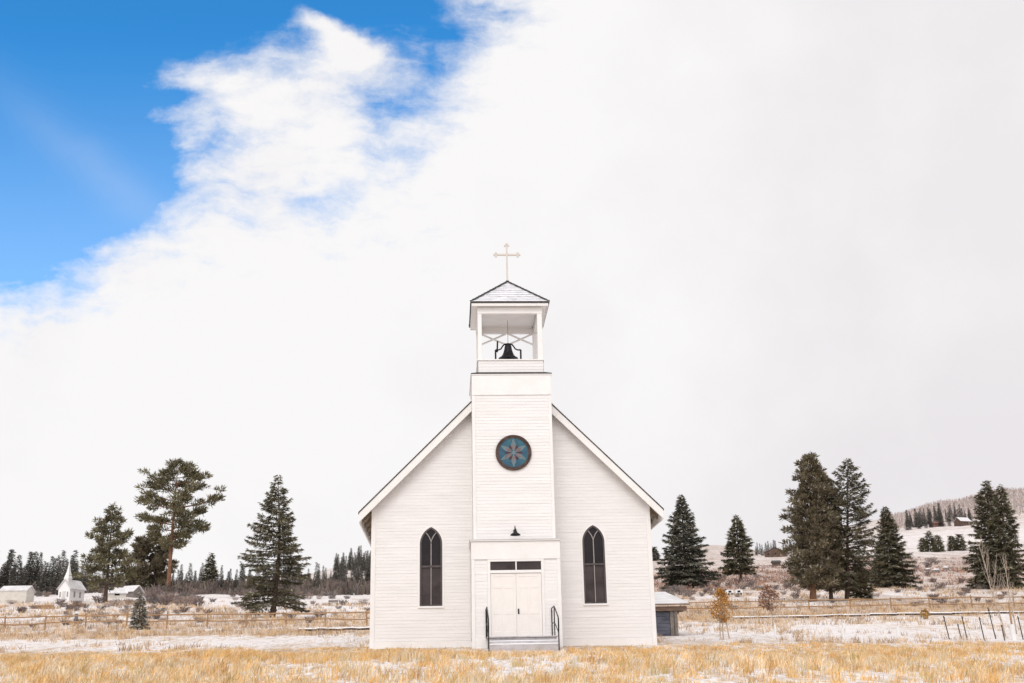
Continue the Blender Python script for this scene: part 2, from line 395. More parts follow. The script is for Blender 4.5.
# -- belfry
BX0, BX1, BY0, BY1 = -1.20, 1.235, -1.08, 1.52
belfry = MB()
clapboards(belfry, lambda z: [(BX0, BX1)], front(BY0), 9.86, 10.34)
for s, x in ((-1, BX0), (1, BX1)): clapboards(belfry, lambda z: [(BY0, BY1)], (lambda s_, x_: lambda a, z, o: (x_+s_*o, a, z))(s, x), 9.86, 10.34)
clapboards(belfry, lambda z: [(BX0, BX1)], lambda a, z, o: (a, BY1+o, z), 9.86, 10.34)
belfry.box(BX0+.02, BX1-.02, BY0+.02, BY1-.02, 9.80, 10.2)
for (a,b,c,d) in ((BX0,BX1,BY0,BY0+.1),(BX0,BX1,BY1-.1,BY1),(BX0,BX0+.1,BY0+.1,BY1-.1),(BX1-.1,BX1,BY0+.1,BY1-.1)):
    belfry.box(a, b, c, d, 10.205, 10.335)
belfry = belfry.build('belfry', M['paint'], church)
mb = MB()
for (a,b,c,d) in ((BX0-.04,BX1+.04,BY0-.05,BY0+.12),(BX0-.04,BX1+.04,BY1-.12,BY1+.05),(BX0-.04,BX0+.12,BY0+.121,BY1-.121),(BX1-.12,BX1+.04,BY0+.121,BY1-.121)):
    mb.box(a, b, c, d, 10.338, 10.38)
mb.build('parapet_cap', M['trim'], belfry)
for (x, w) in ((BX0+.075, .075), (BX1-.09, .09)):
    for y in (BY0+.085, BY1-.085):
        MB().box(x-w, x+w, y-.08, y+.08, 10.381, 12.20).build('post', M['trim'], belfry, bevel=.008)
for (y0, y1) in ((BY0, BY0+.15), (BY1-.15, BY1)): MB().box(BX0-.01, BX1+.01, y0, y1, 12.201, 12.455).build('beam', M['trim'], belfry, bevel=.006)
for (x0, x1) in ((BX0, BX0+.14), (BX1-.14, BX1)): MB().box(x0, x1, BY0+.152, BY1-.152, 12.202, 12.453).build('beam', M['trim'], belfry)
for (xa, xb, ya, yb) in ((BX0+.15, -.02, BY1-.075, BY1-.075), (.05, BX1-.18, BY1-.075, BY1-.075)):
    MB().bar((xa, ya-.03, 12.2), (xb, yb-.03, 11.74), .062).build('brace', M['trim'], belfry)
    MB().bar((xb, ya+.035, 12.2), (xa, yb+.035, 11.74), .062).build('brace', M['trim'], belfry)
rx0, rx1, ry0, ry1 = -1.45, 1.50, -1.30, 1.74
mb = MB(); mb.box(rx0+.05, rx1-.05, ry0+.05, ry1-.05, 12.47, 12.50)
for k in range(14): mb.box(BX0+.16, BX1-.2, BY0+.17+k*.165, BY0+.31+k*.165, 12.44, 12.468)
mb.build('ceiling', M['trim'], belfry)
mb = MB()
for (a,b,c,d) in ((rx0+.02,rx1-.02,ry0+.02,ry0+.05),(rx0+.02,rx1-.02,ry1-.05,ry1-.02),(rx0+.02,rx0+.05,ry0+.051,ry1-.051),(rx1-.05,rx1-.02,ry0+.051,ry1-.051)):
    mb.box(a, b, c, d, 12.44, 12.555)
mb.build('fascia', M['trim'], belfry, bevel=.004)
ax, ay, az = .025, .21, 13.95
mb = MB(); mb.add([(rx0,ry0,12.60),(rx1,ry0,12.60),(rx1,ry1,12.60),(rx0,ry1,12.60),(ax,ay,az)], [(0,1,4),(1,2,4),(2,3,4),(3,0,4)])
# shingle courses on the four slopes
V4 = [Vector(p) for p in ((rx0,ry0,12.60),(rx1,ry0,12.60),(rx1,ry1,12.60),(rx0,ry1,12.60))]; AP = Vector((ax,ay,az))
for k in range(4):
    a, b = V4[k], V4[(k+1)%4]; nrm = (b-a).cross(AP-a).normalized()
    for i in range(9):
        t0, t1 = i/9, (i+1)/9-.004
        p = [a.lerp(AP,t0)+nrm*.03, b.lerp(AP,t0)+nrm*.03, b.lerp(AP,t1)+nrm*.008, a.lerp(AP,t1)+nrm*.008, a.lerp(AP,t0), b.lerp(AP,t0)]
        mb.add(p, [(0,1,2,3),(4,5,1,0)])
broof = mb.build('belfry_roof', M['snowshingle'], church)
for k in range(4):
    mb = MB(); a = V4[k]
    out = Vector((a.x-ax, a.y-ay, 0)).normalized()
    for i in range(13):
        p = a.lerp(AP, i/13)+Vector((0,0,.045)); q = a.lerp(AP, (i+1.15)/13)+Vector((0,0,.025)); mb.bar(p, q, .12+.05*(i%2), .04)
    mb.build('hip_cap', M['shingle'], broof)
mb = MB(); e = .03
for (a,b,c,d) in ((rx0-e,rx1+e,ry0-e,ry0+.03),(rx0-e,rx1+e,ry1-.03,ry1+e),(rx0-e,rx0+.03,ry0+.031,ry1-.031),(rx1-.03,rx1+e,ry0+.031,ry1-.031)):
    mb.box(a, b, c, d, 12.572, 12.604)
mb.build('drip_edge', M['shingle'], broof)
# -- cross
mb = MB(); mb.box(ax-.035, ax+.035, ay-.03, ay+.03, 13.9, 15.46); mb.box(ax-.40, ax-.036, ay-.03, ay+.03, 15.07, 15.14); mb.box(ax+.036, ax+.40, ay-.03, ay+.03, 15.07, 15.14)
def knob(cx, cz, dx, dz):
    for (ox, oz) in ((dx*.07, dz*.07), (dz*.065, dx*.065), (-dz*.065, -dx*.065)):
        mb.prism([(cx+ox+.045*math.cos(t*math.pi/6), cz+oz+.045*math.sin(t*math.pi/6)) for t in range(12)], 'y', ay-.024-abs(ox)*.05, ay+.024+abs(oz)*.05)
knob(ax, 15.49, 0, 1); knob(ax-.43, 15.105, -1, 0); knob(ax+.43, 15.105, 1, 0)
M['crosspaint'] = mat('cream_metal', (.60,.545,.49), .5, .06, 3)
mb.build('cross', M['crosspaint'], church)
# -- vestibule
VX0, VX1, VY = -1.53, 1.57, -1.70
DX0, DX1 = -.88, .90
vs = MB()
clapboards(vs, lambda z: [(VX0+.10, DX0-.10), (DX1+.10, VX1-.10)], front(VY), .26, 2.88)
for s, x in ((-1, VX0), (1, VX1)):
    clapboards(vs, lambda z: [(VY+.06, -.03)], (lambda s_, x_: lambda a, z, o: (x_+s_*o, a, z))(s, x), .26, 3.5)
vs.box(VX0+.02, VX1-.02, VY+.08, -.02, -.2, 3.5)
vest = vs.build('vestibule', M['paint'], church)
for x in (VX0+.05, VX1-.05): MB().box(x-.058, x+.058, VY-.032, VY+.06, -.2, 2.892).build('corner_board', M['trim'], vest, bevel=.006)
MB().box(VX0-.012, VX1+.012, VY-.036, VY+.05, 2.894, 3.52).build('frieze_board', M['trim'], vest, bevel=.006)
MB().box(VX0-.055, VX1+.045, VY-.09, -.03, 3.525, 3.565).build('ledge', M['trim'], vest, bevel=.006)
mb = MB(); mb.add([(VX0-.062,VY-.10,3.568),(VX1+.052,VY-.10,3.568),(VX1+.052,-.03,3.60),(VX0-.062,-.03,3.60),(VX0-.062,VY-.10,3.590),(VX1+.052,VY-.10,3.590),(TX1,TY-.022,3.66),(TX0,TY-.022,3.66),(VX1+.052,-.03,3.66),(VX0-.062,-.03,3.66)],
   [(0,1,5,4),(4,5,6,7),(5,1,2,8),(0,4,9,3),(5,8,6),(4,7,9)])
M['greyflash'] = mat('grey_flashing', (.60,.58,.57), .7, .15, 3)
mb.build('ledge_flashing', M['greyflash'], vest)
for s, (x0, x1) in ((-1, (VX0+.11, DX0-.1)), (1, (DX1+.1, VX1-.11))): MB().box(x0, x1, VY-.028, VY+.05, -.2, .256).build('skirt_board', M['trim'], vest)
# door and transom
mb = MB()
mb.box(DX0-.10, DX0, VY-.035, VY+.05, .22, 2.892); mb.box(DX1, DX1+.10, VY-.035, VY+.05, .22, 2.892)
mb.box(DX0+.001, DX1-.001, VY-.034, VY+.05, 2.82, 2.891); mb.box(DX0+.001, DX1-.001, VY-.034, VY+.05, 2.42, 2.52)
mb.box(.0, .045, VY-.03, VY+.05, 2.522, 2.818)
mb.build('door_frame', M['trim'], vest, bevel=.005)
tr = MB()
for (x0, x1) in ((DX0+.004, -.004), (.05, DX1-.004)):
    for (a,b,c,d) in ((x0,x1,2.524,2.54),(x0,x1,2.80,2.816),(x0,x0+.016,2.541,2.799),(x1-.016,x1,2.541,2.799)): tr.box(a, b, VY-.012, VY+.04, c, d)
tr = tr.build('transom_window', M['frame'], vest)
for (x0, x1) in ((DX0+.02, -.02), (.066, DX1-.02)): MB().box(x0, x1, VY+.015, VY+.03, 2.541, 2.799).build('pane', M['glass2'], tr)
for k, (x0, x1) in enumerate(((DX0+.006, .008), (.014, DX1-.006))):
    mb = MB(); y = VY+.0
    def rail(a, b, c, d): mb.box(a, b, y, y+.05, c, d)
    w = x1-x0
    rail(x0, x0+.10, .24, 2.41); rail(x1-.10, x1, .24, 2.41)
    for (c, d) in ((.24,.44),(1.02,1.16),(1.9,2.0),(2.30,2.41)): rail(x0+.101, x1-.101, c, d)
    rail(x0+w/2-.05, x0+w/2+.05, .441, 1.019); rail(x0+w/2-.05, x0+w/2+.05, 1.161, 1.899)
    mb.box(x0+.09, x1-.09, y+.009, y+.045, .25, 2.40)
    dr = mb.build('door', M['door'], vest, bevel=.004)
    if k == 1:
        h = MB(); h.box(.055, .105, VY-.012, VY-.001, 1.02, 1.20); h.tube([(.08,VY-.012,1.17),(.08,VY-.06,1.16),(.08,VY-.06,1.05),(.08,VY-.012,1.04)], .012, 8); h.build('handle', M['black'], dr)
# steps
mb = MB(); mb.box(-1.02, 1.27, -2.86, VY-.04, -.3, .17); mb.box(-1.06, 1.31, -2.92, VY-.04, .172, .215)
mb.box(-1.02, 1.27, -3.30, -2.925, -.3, .03); mb.box(-1.02, 1.27, -3.75, -3.303, -.3, -.10)
st = mb.build('front_steps', M['concrete'], church, bevel=.012)
mb = MB(); mb.box(-1.0, 1.25, -3.29, -2.95, .032, .062); mb.box(-1.0, 1.25, -3.74, -3.31, -.098, -.06); mb.build('snow_layer', M['snow'], st, bevel=.015)
# -- arched windows
def arch_pts(g, zb, n=12):
    pts = [(-(WX+g), zb), ((WX+g), zb)]
    r = RAD+g; c = WX-RAD
    top = math.sqrt(r*r-c*c)
    a1 = math.atan2(top, -c)
    for i in range(n+1):
        t = a1*i/n; pts.append((c+r*math.cos(t), WAP+r*math.sin(t)))
    for i in range(n-1, -1, -1):
        t = a1*i/n; pts.append((-(c+r*math.cos(t)), WAP+r*math.sin(t)))
    return pts
def ring_prism(mb, po, pi, cx, y0, y1):
    n = len(po)
    vs = [(cx+x, y, z) for y in (y0, y1) for pts in (po, pi) for (x, z) in pts]
    fs = []
    for i in range(n):
        j = (i+1) % n
        fs += [(i, j, n+j, n+i), (n+i, n+j, 3*n+j, 3*n+i), (j, i, 2*n+i, 2*n+j)]
    mb.add(vs, fs)
for c in WCX:
    mb = MB(); ring_prism(mb, arch_pts(.012, WZ), arch_pts(-.05, WZ+.05), c, -.024, .10)
    win = mb.build('arched_window', M['frame'], church)
    mb = MB(); ring_prism(mb, arch_pts(.07, WZ-.02), arch_pts(.014, WZ), c, -.026, .02); mb.build('casing', M['trim'], win)
    MB().box(c-.46, c+.46, -.055, .02, WZ-.07, WZ-.022).build('sill', M['trim'], win, bevel=.006)
    up = [p for p in arch_pts(-.045, 2.90)]
    MB().prism([(c+x, z) for x, z in up], 'y', .03, .045).build('upper_pane', M['glass'], win)
    MB().box(c-.35, c+.35, .05, .065, WZ+.045, 2.862).build('lower_pane', M['glass2'], win)
    MB().box(c-.352, c+.352, -.005, .07, 2.845, 2.915).build('meeting_rail', M['frame'], win)
    mb = MB(); mb.box(c-.014, c+.014, .0, .045, WZ+.05, 2.843); mb.build('mullion', M['grille'], win)
    mb = MB(); mb.box(c-.016, c+.016, .0, .028, 2.917, WAP+.02)
    for s in (-1, 1):
        pts = [(c+s*(.0+.19*(t/6)**1.7), .012, WAP+.02+.40*(t/6)**.9) for t in range(7)]
        for p, q in zip(pts[:-1], pts[1:]): mb.bar(p, q, .026, .03)
    mb.build('tracery', M['grille'], win)
# -- round window
RC = (.04, 6.77); RW = .655
def circ(r, n=48): return [(RC[0]+r*math.cos(2*math.pi*i/n), RC[1]+r*math.sin(2*math.pi*i/n)) for i in range(n)]
mb = MB()
for (a, b, y0, y1) in ((RW, RW-.055, TY-.075, TY), (RW-.057, RW-.115, TY-.055, TY)):
    po, pi = circ(a), circ(b); n = 48
    vsx = [(x, y, z) for y in (y0, y1) for P in (po, pi) for (x, z) in P]
    mb.add(vsx, [f for i in range(n) for j in ((i+1)%n,) for f in ((i, j, n+j, n+i), (n+i, n+j, 3*n+j, 3*n+i), (j, i, 2*n+i, 2*n+j))])
rw = mb.build('round_window', M['copper'], church)
MB().prism(circ(RW-.112), 'y', TY-.034, TY-.02).build('pane', M['teal'], rw)
for k in range(6):
    th = math.pi/2+k*math.pi/3; ct, sn = math.cos(th), math.sin(th)
    def P(r, w): return (RC[0]+ct*r-sn*w, RC[1]+sn*r+ct*w)
    MB().prism([P(.04,0), P(.16,.062), P(.30,.085), P(.42,.05), P(.53,0), P(.42,-.05), P(.30,-.085), P(.16,-.062)], 'y', TY-.040, TY-.0345).build('petal', M['petal'], rw)
    MB().prism([P(.07,0), P(.16,.05), P(.26,.045), P(.33,0), P(.26,-.045), P(.16,-.05)], 'y', TY-.0435, TY-.0405).build('petal_heart', M['blush'], rw)
    th += math.pi/6; ct, sn = math.cos(th), math.sin(th)
    MB().prism([P(.13,0), P(.22,.05), P(.33,.0), P(.22,-.05)], 'y', TY-.0425, TY-.0345).build('wedge', M['wine'], rw)
MB().prism([(RC[0]+.07*math.cos(t*math.pi/8), RC[1]+.07*math.sin(t*math.pi/8)) for t in range(16)], 'y', TY-.047, TY-.044).build('centre_disc', M['petal'], rw)

# -- bell (hangs in the belfry)
bell = thing('church_bell', 'black cast bell hanging between iron stands in the open belfry', 'bell', (0,.2,10.2)); bell.scale = (.92,.92,.96)
prof = [(.0,.62+.60),(.08,1.215),(.125,1.19),(.145,1.12),(.165,1.0),(.20,.88),(.25,.76),(.32,.68),(.41,.63),(.42,.60),(.39,.60),(.30,.66),(.2,.74),(0,.80)]
MB().lathe(prof, (0,0,0), 28).build('bell_body', M['bell'], bell, smooth=True)
MB().tube([(0,0,.80),(0,0,.64)], [.02,.02], 8).tube([(0,0,.66),(0,0,.60),(0,0,.54)], [.02,.06,.02], 10).build('clapper', M['black'], bell)
for s in (-1, 1):
    MB().box(s*.53-.035, s*.53+.035, -.05, .05, .0, .98).bar((s*.53,-.3,.0),(s*.53,-.03,.75),.04).bar((s*.53,.3,.0),(s*.53,.03,.75),.04).build('stand', M['black'], bell)
mb = MB()
for s in (-1, 1): mb.tube([(0,0,1.24),(s*.16,0,1.22),(s*.24,0,1.13),(s*.30,0,1.03),(s*.42,0,.98),(s*.53,0,.99)], [.04,.034,.03,.03,.03,.034], 8)
mb.build('yoke', M['black'], bell, smooth=True)
MB().tube([(-.46,.02,.9),(-.44,.02,1.36)], .035, 8).build('lever', M['black'], bell)
MB().tube([(0,0,1.24),(0,0,2.24)], .010, 6).build('hanger_rod', M['greywood'], bell)

# -- lamp above the door
lamp = thing('gooseneck_lamp', 'black gooseneck lamp with a cone shade above the church doorway', 'lamp', (.02, TY-.024, 3.92))
MB().prism([(.05*math.cos(t*math.pi/8), .05*math.sin(t*math.pi/8)+.02) for t in range(16)], 'y', -.02, 0).build('wall_plate', M['black'], lamp)
MB().tube([(0,-.01,.02),(0,-.16,.13),(0,-.32,.15),(0,-.42,.09),(0,-.44,-.02)], .013, 8).build('arm', M['black'], lamp, smooth=True)
MB().lathe([(.015,.06),(.035,.03),(.05,-.03),(.075,-.09),(.17,-.155),(.185,-.19),(.175,-.19),(.15,-.155),(.05,-.09),(0,-.08)], (0,-.44,-.01), 24).build('shade', M['black'], lamp, smooth=True)

# -- handrails by the steps
def handrail(x, label):
    t = thing('handrail', label, 'handrail', (x, -1.75, .215))
    gz = float(ground(x, -4.15))-.215
    for y in (0, -1.0): MB().tube([(0,y,0),(0,y,.955)], .019, 8).build('post', M['black'], t)
    MB().tube([(0,-2.4,gz-.1),(0,-2.4,.50)], .021, 8).build('post', M['black'], t)
    MB().tube([(0,0,.95),(0,-.05,.975),(0,-.95,.975),(0,-1.05,.955),(0,-2.3,.54),(0,-2.44,.47),(0,-2.47,.36),(0,-2.44,.08),(0,-2.38,.05)], .021, 8).build('top_rail', M['black'], t, smooth=True)
    MB().tube([(0,0,.45),(0,-1.0,.45),(0,-2.38,.02)], .016, 8).build('lower_rail', M['black'], t)
    MB().box(-.012, .012, -2.44, -2.40, .03, .47).build('end_plate', M['black'], t)
handrail(-1.05, 'black iron handrail left of the church steps')
handrail(1.22, 'black iron handrail right of the church steps')

# ================================================================== SHED behind the church
def shed():
    x0, x1, y0, y1 = 5.2, 8.75, 14.2, 19.5
    gz = float(ground(7, 14.2))-.1
    t = thing('shed', 'low garden shed with blue grey door and snowy roof behind the church', 'shed', (0,0,0))
    MB().box(x0, x1-.02, y0+.12, y1, gz-.2, 2.25).build('wall', M['greywood'], t)
    d = MB(); d.box(x0+.3, 8.32, y0+.03, y0+.10, gz-.1, 2.16)
    z = gz
    while z < 2.1: d.box(x0+.3, 8.32, y0+.005, y0+.03, z, z+.15); z += .17
    d.build('door', M['slate'], t)
    MB().box(8.34, 8.52, y0-.02, y0+.118, gz-.2, 2.2).build('post', M['greywood'], t); MB().box(8.54, 8.70, y0-.05, y0+.118, gz-.2, 2.2).build('post', M['greywood'], t)
    MB().box(x0, 9.15, y0-.16, y0+.10, 2.21, 2.42).build('lintel_beam', M['beamwood'], t)
    for k in range(4): MB().box(8.76, 9.12, y0+.6+k*1.1, y0+.75+k*1.1, 2.2, 2.38).build('rafter_end', M['beamwood'], t)
    rf = MB(); rf.prism([(y0-.5, 2.44), (y0-.5, 2.50), (y1+.2, 3.55), (y1+.2, 3.49)], 'x', x0-.4, 9.25); r = rf.build('roof', M['beamwood'], t)
    MB().prism([(y0-.49, 2.503), (y0-.49, 2.57), (y1+.15, 3.62), (y1+.15, 3.553)], 'x', x0-.35, 9.2).build('snow_layer', M['oldsnow'], r, bevel=.03)
shed()

# ================================================================== TREES
def tints(n, base=1.0, spread=.35, warm=.08):
    t = base*(1+rng.uniform(-spread, spread, (n,1))); c = np.repeat(t, 3, 1); c[:,0:1] *= 1+rng.uniform(-warm, warm, (n,1)); c[:,2:3] *= 1+rng.uniform(-warm, warm, (n,1))
    return np.clip(c, .05, 3)
def prof_fn(pr): 
    a = np.array(pr); return lambda t: float(np.interp(t, a[:,0], a[:,1]))
def conifer(h, pr, nb, dens, style='spruce', droop=.35, rise=.15, ln=.42, wd=.11, lean=(0,0), seed=0, snow=.09, lopsided=0.0, gaps=0.0, csz=1.0, smin=.3, cn=1.1):  # snow: share of pale sprays, frost and painted light flecks together
    """returns quads, material index, tint, branch list. pr: crown profile (t, radius/h)"""
    global rng
    rng = np.random.default_rng(seed); rad = prof_fn(pr); t0 = pr[0][0]
    Q, MI, T, BR = [], [], [], []
    for b in range(nb):
        t = t0+(1-t0)*(1-(1-(b+rng.uniform(0,1))/nb)**.9 if style == 'spruce' else (b+rng.uniform(0,1))/nb)
        t = min(t, .995)
        if gaps and rng.random() < gaps: continue
        az = b*2.399+rng.uniform(-.5, .5)
        L = rad(t)*h*rng.uniform(.70, 1.12)*(1+lopsided*math.cos(az-.6))
        if style == 'pine': L *= rng.uniform(.75, 1.1)
        L = max(L, .005*h)
        ct, sn = math.cos(az), math.sin(az)
        R = np.array([ct, sn, 0.]); Sd = np.array([-sn, ct, 0.])
        up = rise+(.55*t-.15 if style == 'spruce' else .22*t)
        base = np.array([lean[0]*t, lean[1]*t, t*h])
        def cl(s): 
            s = np.asarray(s)[:,None]; return base+R*L*s+np.array([0,0,1.])*L*(up*s-droop*(1-t*.6)*s*s*1.5+.28*s**3)
        BR.append((base, cl(np.array([.5]))[0], cl(np.array([.9]))[0], max(.02, L*.018)))
        n = max(6, int(dens*L*(1.0 if style == 'spruce' else 1.2)))
        bt = rng.uniform(.72, 1.28)
        if style == 'spruce':
            s = rng.uniform(.12, 1.0, n)**.75; q = rng.uniform(-1, 1, n); wid = .42*L*(1.02-s)**.75+.10
            qo = q*wid
            p = cl(s)+Sd*qo[:,None]+np.array([0,0,1.])*(-np.abs(qo)*.22+rng.normal(0,.05,n))[:,None]
            d = R*.75+Sd*(np.sign(q)*.75)[:,None]+np.array([0,0,-.22])+rng.normal(0,.28,(n,3))
            l_ = ln*rng.uniform(.6, 1.25, n); w_ = wd*rng.uniform(.7, 1.5, n)
            side = np.array([0,0,1.])+rng.normal(0,.55,(n,3))
            Q.append(sprays(p, d, l_, w_, side))
            tt = tints(n, bt, .3)
            MI.append((rng.random(n) < snow*(1+1.5*(np.abs(q) < .4))).astype(int)); T.append(tt)
        else:
            cs = np.array([.45,.62,.78,.92,1.02]); k = rng.integers(0, len(cs), n)
            cs = rng.uniform(smin, 1.03, max(3, int(2+L*cn))); k = rng.integers(0, len(cs), n); cc = cl(cs)+Sd*(rng.uniform(-1,1,len(cs))*.36*L*(1.1-cs))[:,None]+rng.normal(0, .05*L, (len(cs),3))
            v = unit(rng.normal(size=(n,3))); rr = rng.uniform(.1, 1, n)**.6*min(.15*L+.22, .72)*h/20*csz
            p = cc[k]+v*rr[:,None]*np.array([1.2,1.2,.5])
            d = v*.7+R*.35+np.array([0,0,.45])+rng.normal(0,.3,(n,3))
            Q.append(sprays(p, d, ln*rng.uniform(.6,1.2,n), wd*rng.uniform(.7,1.5,n)))
            T.append(tints(n, bt, .35)); MI.append((rng.random(n) < snow).astype(int))
    return np.concatenate(Q), np.concatenate(MI), np.concatenate(T), BR
def trunk_mb(h, r, lean=(0,0), bend=0.0, BR=None, top=.97, bl=1.0):
    mb = MB(); k = 9
    pts = [(lean[0]*i/k+bend*math.sin(math.pi*i/k), lean[1]*i/k, -.3+(h*top+.3)*i/k) for i in range(k+1)]
    mb.tube(pts, [r*(1.25 if i == 0 else 1)*(1-.9*i/k) for i in range(k+1)], 9)
    if BR:
        for (a, b, c, w) in BR: mb.tube([a, b, c], [w*bl, w*.7*bl, w*.25*bl], 4, cap=False)
    return mb
def place_tree(name, label, cat, px, py, top, h_px_extra, pr, nb, dens, needles, bark='bark', d=None, lean=(0,0), bend=0, tr=.022, group=None, bl=1.0, rz=0.0, **kw):
    x, y, z, d = spot(px, py, d)
    by = proj((x,y,z))[1]; h = (by-top)*d/FPX*(1.0 if kw.get('style') != 'pine' else .95)
    sc = max(.55, d/150)
    kw.setdefault('ln', .46*sc); kw.setdefault('wd', .125*sc)
    t = thing(name, label, cat, (x,y,z), rz, group)
    Q, MI, T, BR = conifer(h, pr, nb, dens, lean=lean, **kw)
    me = quads_mesh('crown', Q, [M[needles], M['frost_light']], MI, T)
    link(bpy.data.objects.new('crown', me), t)
    trunk_mb(h, h*tr, lean, bend, BR, bl=bl).build('trunk', M[bark], t, smooth=True)
    return t, h, d
SPR = [(.06,.15),(.12,.205),(.2,.19),(.4,.135),(.6,.09),(.8,.045),(.95,.012),(1,.004)]
# left spruce with bent foot
place_tree('spruce_tree', 'dark spruce with a crooked foot and spreading skirt behind the left rail fence', 'tree', 272, 618, 478, 0,
  [(.09,.27),(.13,.30),(.2,.245),(.32,.225),(.42,.235),(.5,.19),(.6,.165),(.72,.12),(.84,.072),(.93,.035),(1,.008)], 150, 54, 'green_spruce', lean=(.0,0), bend=.45, seed=3, snow=.09, gaps=.10, tr=.02, bl=.8)
# left pines
place_tree('pine_tree', 'broad layered pine beside the small white chapel', 'tree', 105, 603, 503, 0,
  [(.13,.18),(.2,.325),(.35,.315),(.5,.265),(.65,.205),(.8,.135),(.92,.065),(1,.015)], 56, 44, 'olive_pine', style='pine', droop=.12, rise=.10, seed=11, snow=.09, gaps=.05, smin=.25, cn=.9, lean=(0,0))
place_tree('pine_tree', 'tall ponderosa pine with a bare orange trunk, tallest on the left', 'tree', 168, 594, 458, 0,
  [(.33,.07),(.40,.20),(.47,.30),(.57,.29),(.68,.31),(.78,.265),(.88,.19),(.95,.11),(1,.04)], 46, 46, 'olive_pine', bark='barkorange', style='pine', droop=.16, rise=.05, seed=23, snow=.08, gaps=.1, lean=(.3,0), bend=-.15, tr=.0185, csz=1.0, smin=.45, cn=.75, lopsided=.12, bl=1.1)
place_tree('pine_tree', 'dark bushy pine crowded behind the tall orange trunk', 'tree', 146, 592, 533, 0,
  [(.05,.36),(.2,.48),(.4,.46),(.6,.40),(.8,.25),(1,.06)], 56, 46, 'brown_fir', style='pine', droop=.1, rise=.05, seed=31, snow=.07, lean=(1.2,0))
place_tree('spruce_tree', 'small thin spruce right of the tall orange trunk', 'tree', 209, 590, 554, 0, [(.1,.16),(.25,.2),(.5,.17),(.75,.09),(1,.01)], 50, 26, 'green_spruce', seed=37)
place_tree('spruce_tree', 'little frosted blue spruce in front of the left rail fence', 'tree', 138, 633, 594, 0, [(.03,.26),(.1,.30),(.3,.24),(.55,.165),(.8,.08),(1,.012)], 85, 55, 'blue_spruce', seed=41, snow=.22, d=84, ln=.2, wd=.055, tr=.015)
# right trees
place_tree('spruce_tree', 'wide blue spruce just right of the church', 'tree', 687, 589, 495, 0,
  [(.07,.27),(.12,.335),(.22,.31),(.36,.25),(.5,.205),(.64,.15),(.78,.095),(.9,.045),(1,.006)], 150, 46, 'blue_spruce', seed=53, snow=.09, gaps=.03)
place_tree('spruce_tree', 'smaller slender spruce standing alone on a bare trunk, right of the church', 'tree', 741, 582, 515, 0,
  [(.14,.25),(.2,.29),(.34,.255),(.5,.20),(.66,.14),(.82,.075),(.93,.03),(1,.006)], 110, 36, 'green_spruce', seed=59, snow=.09, gaps=.08)
place_tree('fir_tree', 'massive old fir with a sunlit orange trunk, tallest of the right clump', 'tree', 813, 602, 446, 0,
  [(.10,.12),(.16,.18),(.3,.185),(.45,.17),(.6,.145),(.75,.125),(.88,.09),(.96,.055),(1,.02)], 185, 58, 'brown_fir', bark='barkorange', style='pine', droop=.22, rise=.0, seed=61, snow=.06, lean=(1.3,0), tr=.022, bl=.6)
place_tree('fir_tree', 'bushy fir with dark trunk in the middle of the right clump', 'tree', 831, 601, 469, 0,
  [(.10,.14),(.2,.19),(.4,.19),(.6,.16),(.8,.10),(1,.02)], 115, 60, 'brown_fir', style='pine', droop=.2, rise=.0, seed=67, snow=.06, tr=.016, lean=(1.0,.2))
place_tree('fir_tree', 'open fir with ragged right side in the right clump', 'tree', 847, 601, 458, 0,
  [(.08,.19),(.2,.25),(.35,.235),(.5,.195),(.62,.20),(.75,.14),(.88,.085),(1,.012)], 135, 46, 'green_spruce', style='spruce', droop=.25, rise=.12, seed=71, snow=.07, gaps=.12, lean=(1.9,0), tr=.017)
place_tree('spruce_tree', 'young pale spruce at the foot of the right clump', 'tree', 862, 600, 556, 0, [(.03,.26),(.2,.28),(.5,.2),(.8,.09),(1,.012)], 80, 40, 'olive_pine', seed=73, snow=.08)
place_tree('spruce_tree', 'dense pyramid spruce standing apart right of the fir clump', 'tree', 893, 588, 506, 0,
  [(.03,.28),(.1,.33),(.25,.29),(.42,.225),(.6,.15),(.78,.085),(.9,.04),(1,.006)], 150, 50, 'green_spruce', seed=79, snow=.075, lean=(.3,0))
place_tree('spruce_tree', 'large spruce with the taller tip at the right edge', 'tree', 993, 589, 478, 0,
  [(.03,.19),(.1,.24),(.25,.22),(.38,.215),(.55,.145),(.7,.12),(.85,.07),(.94,.03),(1,.006)], 170, 44, 'green_spruce', seed=83, snow=.075, gaps=.05, lean=(1.3,0))
place_tree('spruce_tree', 'large spruce with the lower tip at the right edge', 'tree', 1008, 589, 483, 0,
  [(.03,.19),(.1,.23),(.25,.21),(.4,.175),(.55,.15),(.7,.11),(.85,.065),(.94,.03),(1,.006)], 150, 44, 'green_spruce', seed=89, snow=.075, gaps=.05, lean=(1.1,0))
# two pairs of round hill pines
for (px, py, top, lab) in ((924,552,538,'leftmost small pine of the three on the hill between the spruces'),(931,552,531,'middle and tallest small pine of the three on the hill'),(939,552,535,'round dark pine, rightmost of the three on the hill'),
                      (953,551,536,'narrow pine on the left of the hill pair'),(961,551,534,'broader pine on the right of the hill pair')):
    place_tree('pine_tree', lab, 'tree', px, py, top, 0, [(.03,.22),(.15,.30),(.45,.25),(.75,.13),(1,.02)], 55, 9, 'green_spruce', seed=px, snow=.03)
place_tree('pine_tree', 'tiny dark pine peeking past the right wall of the church', 'tree', 655, 561, 547, 0, [(.05,.2),(.3,.24),(.6,.16),(1,.02)], 40, 14, 'far_needles', seed=97)

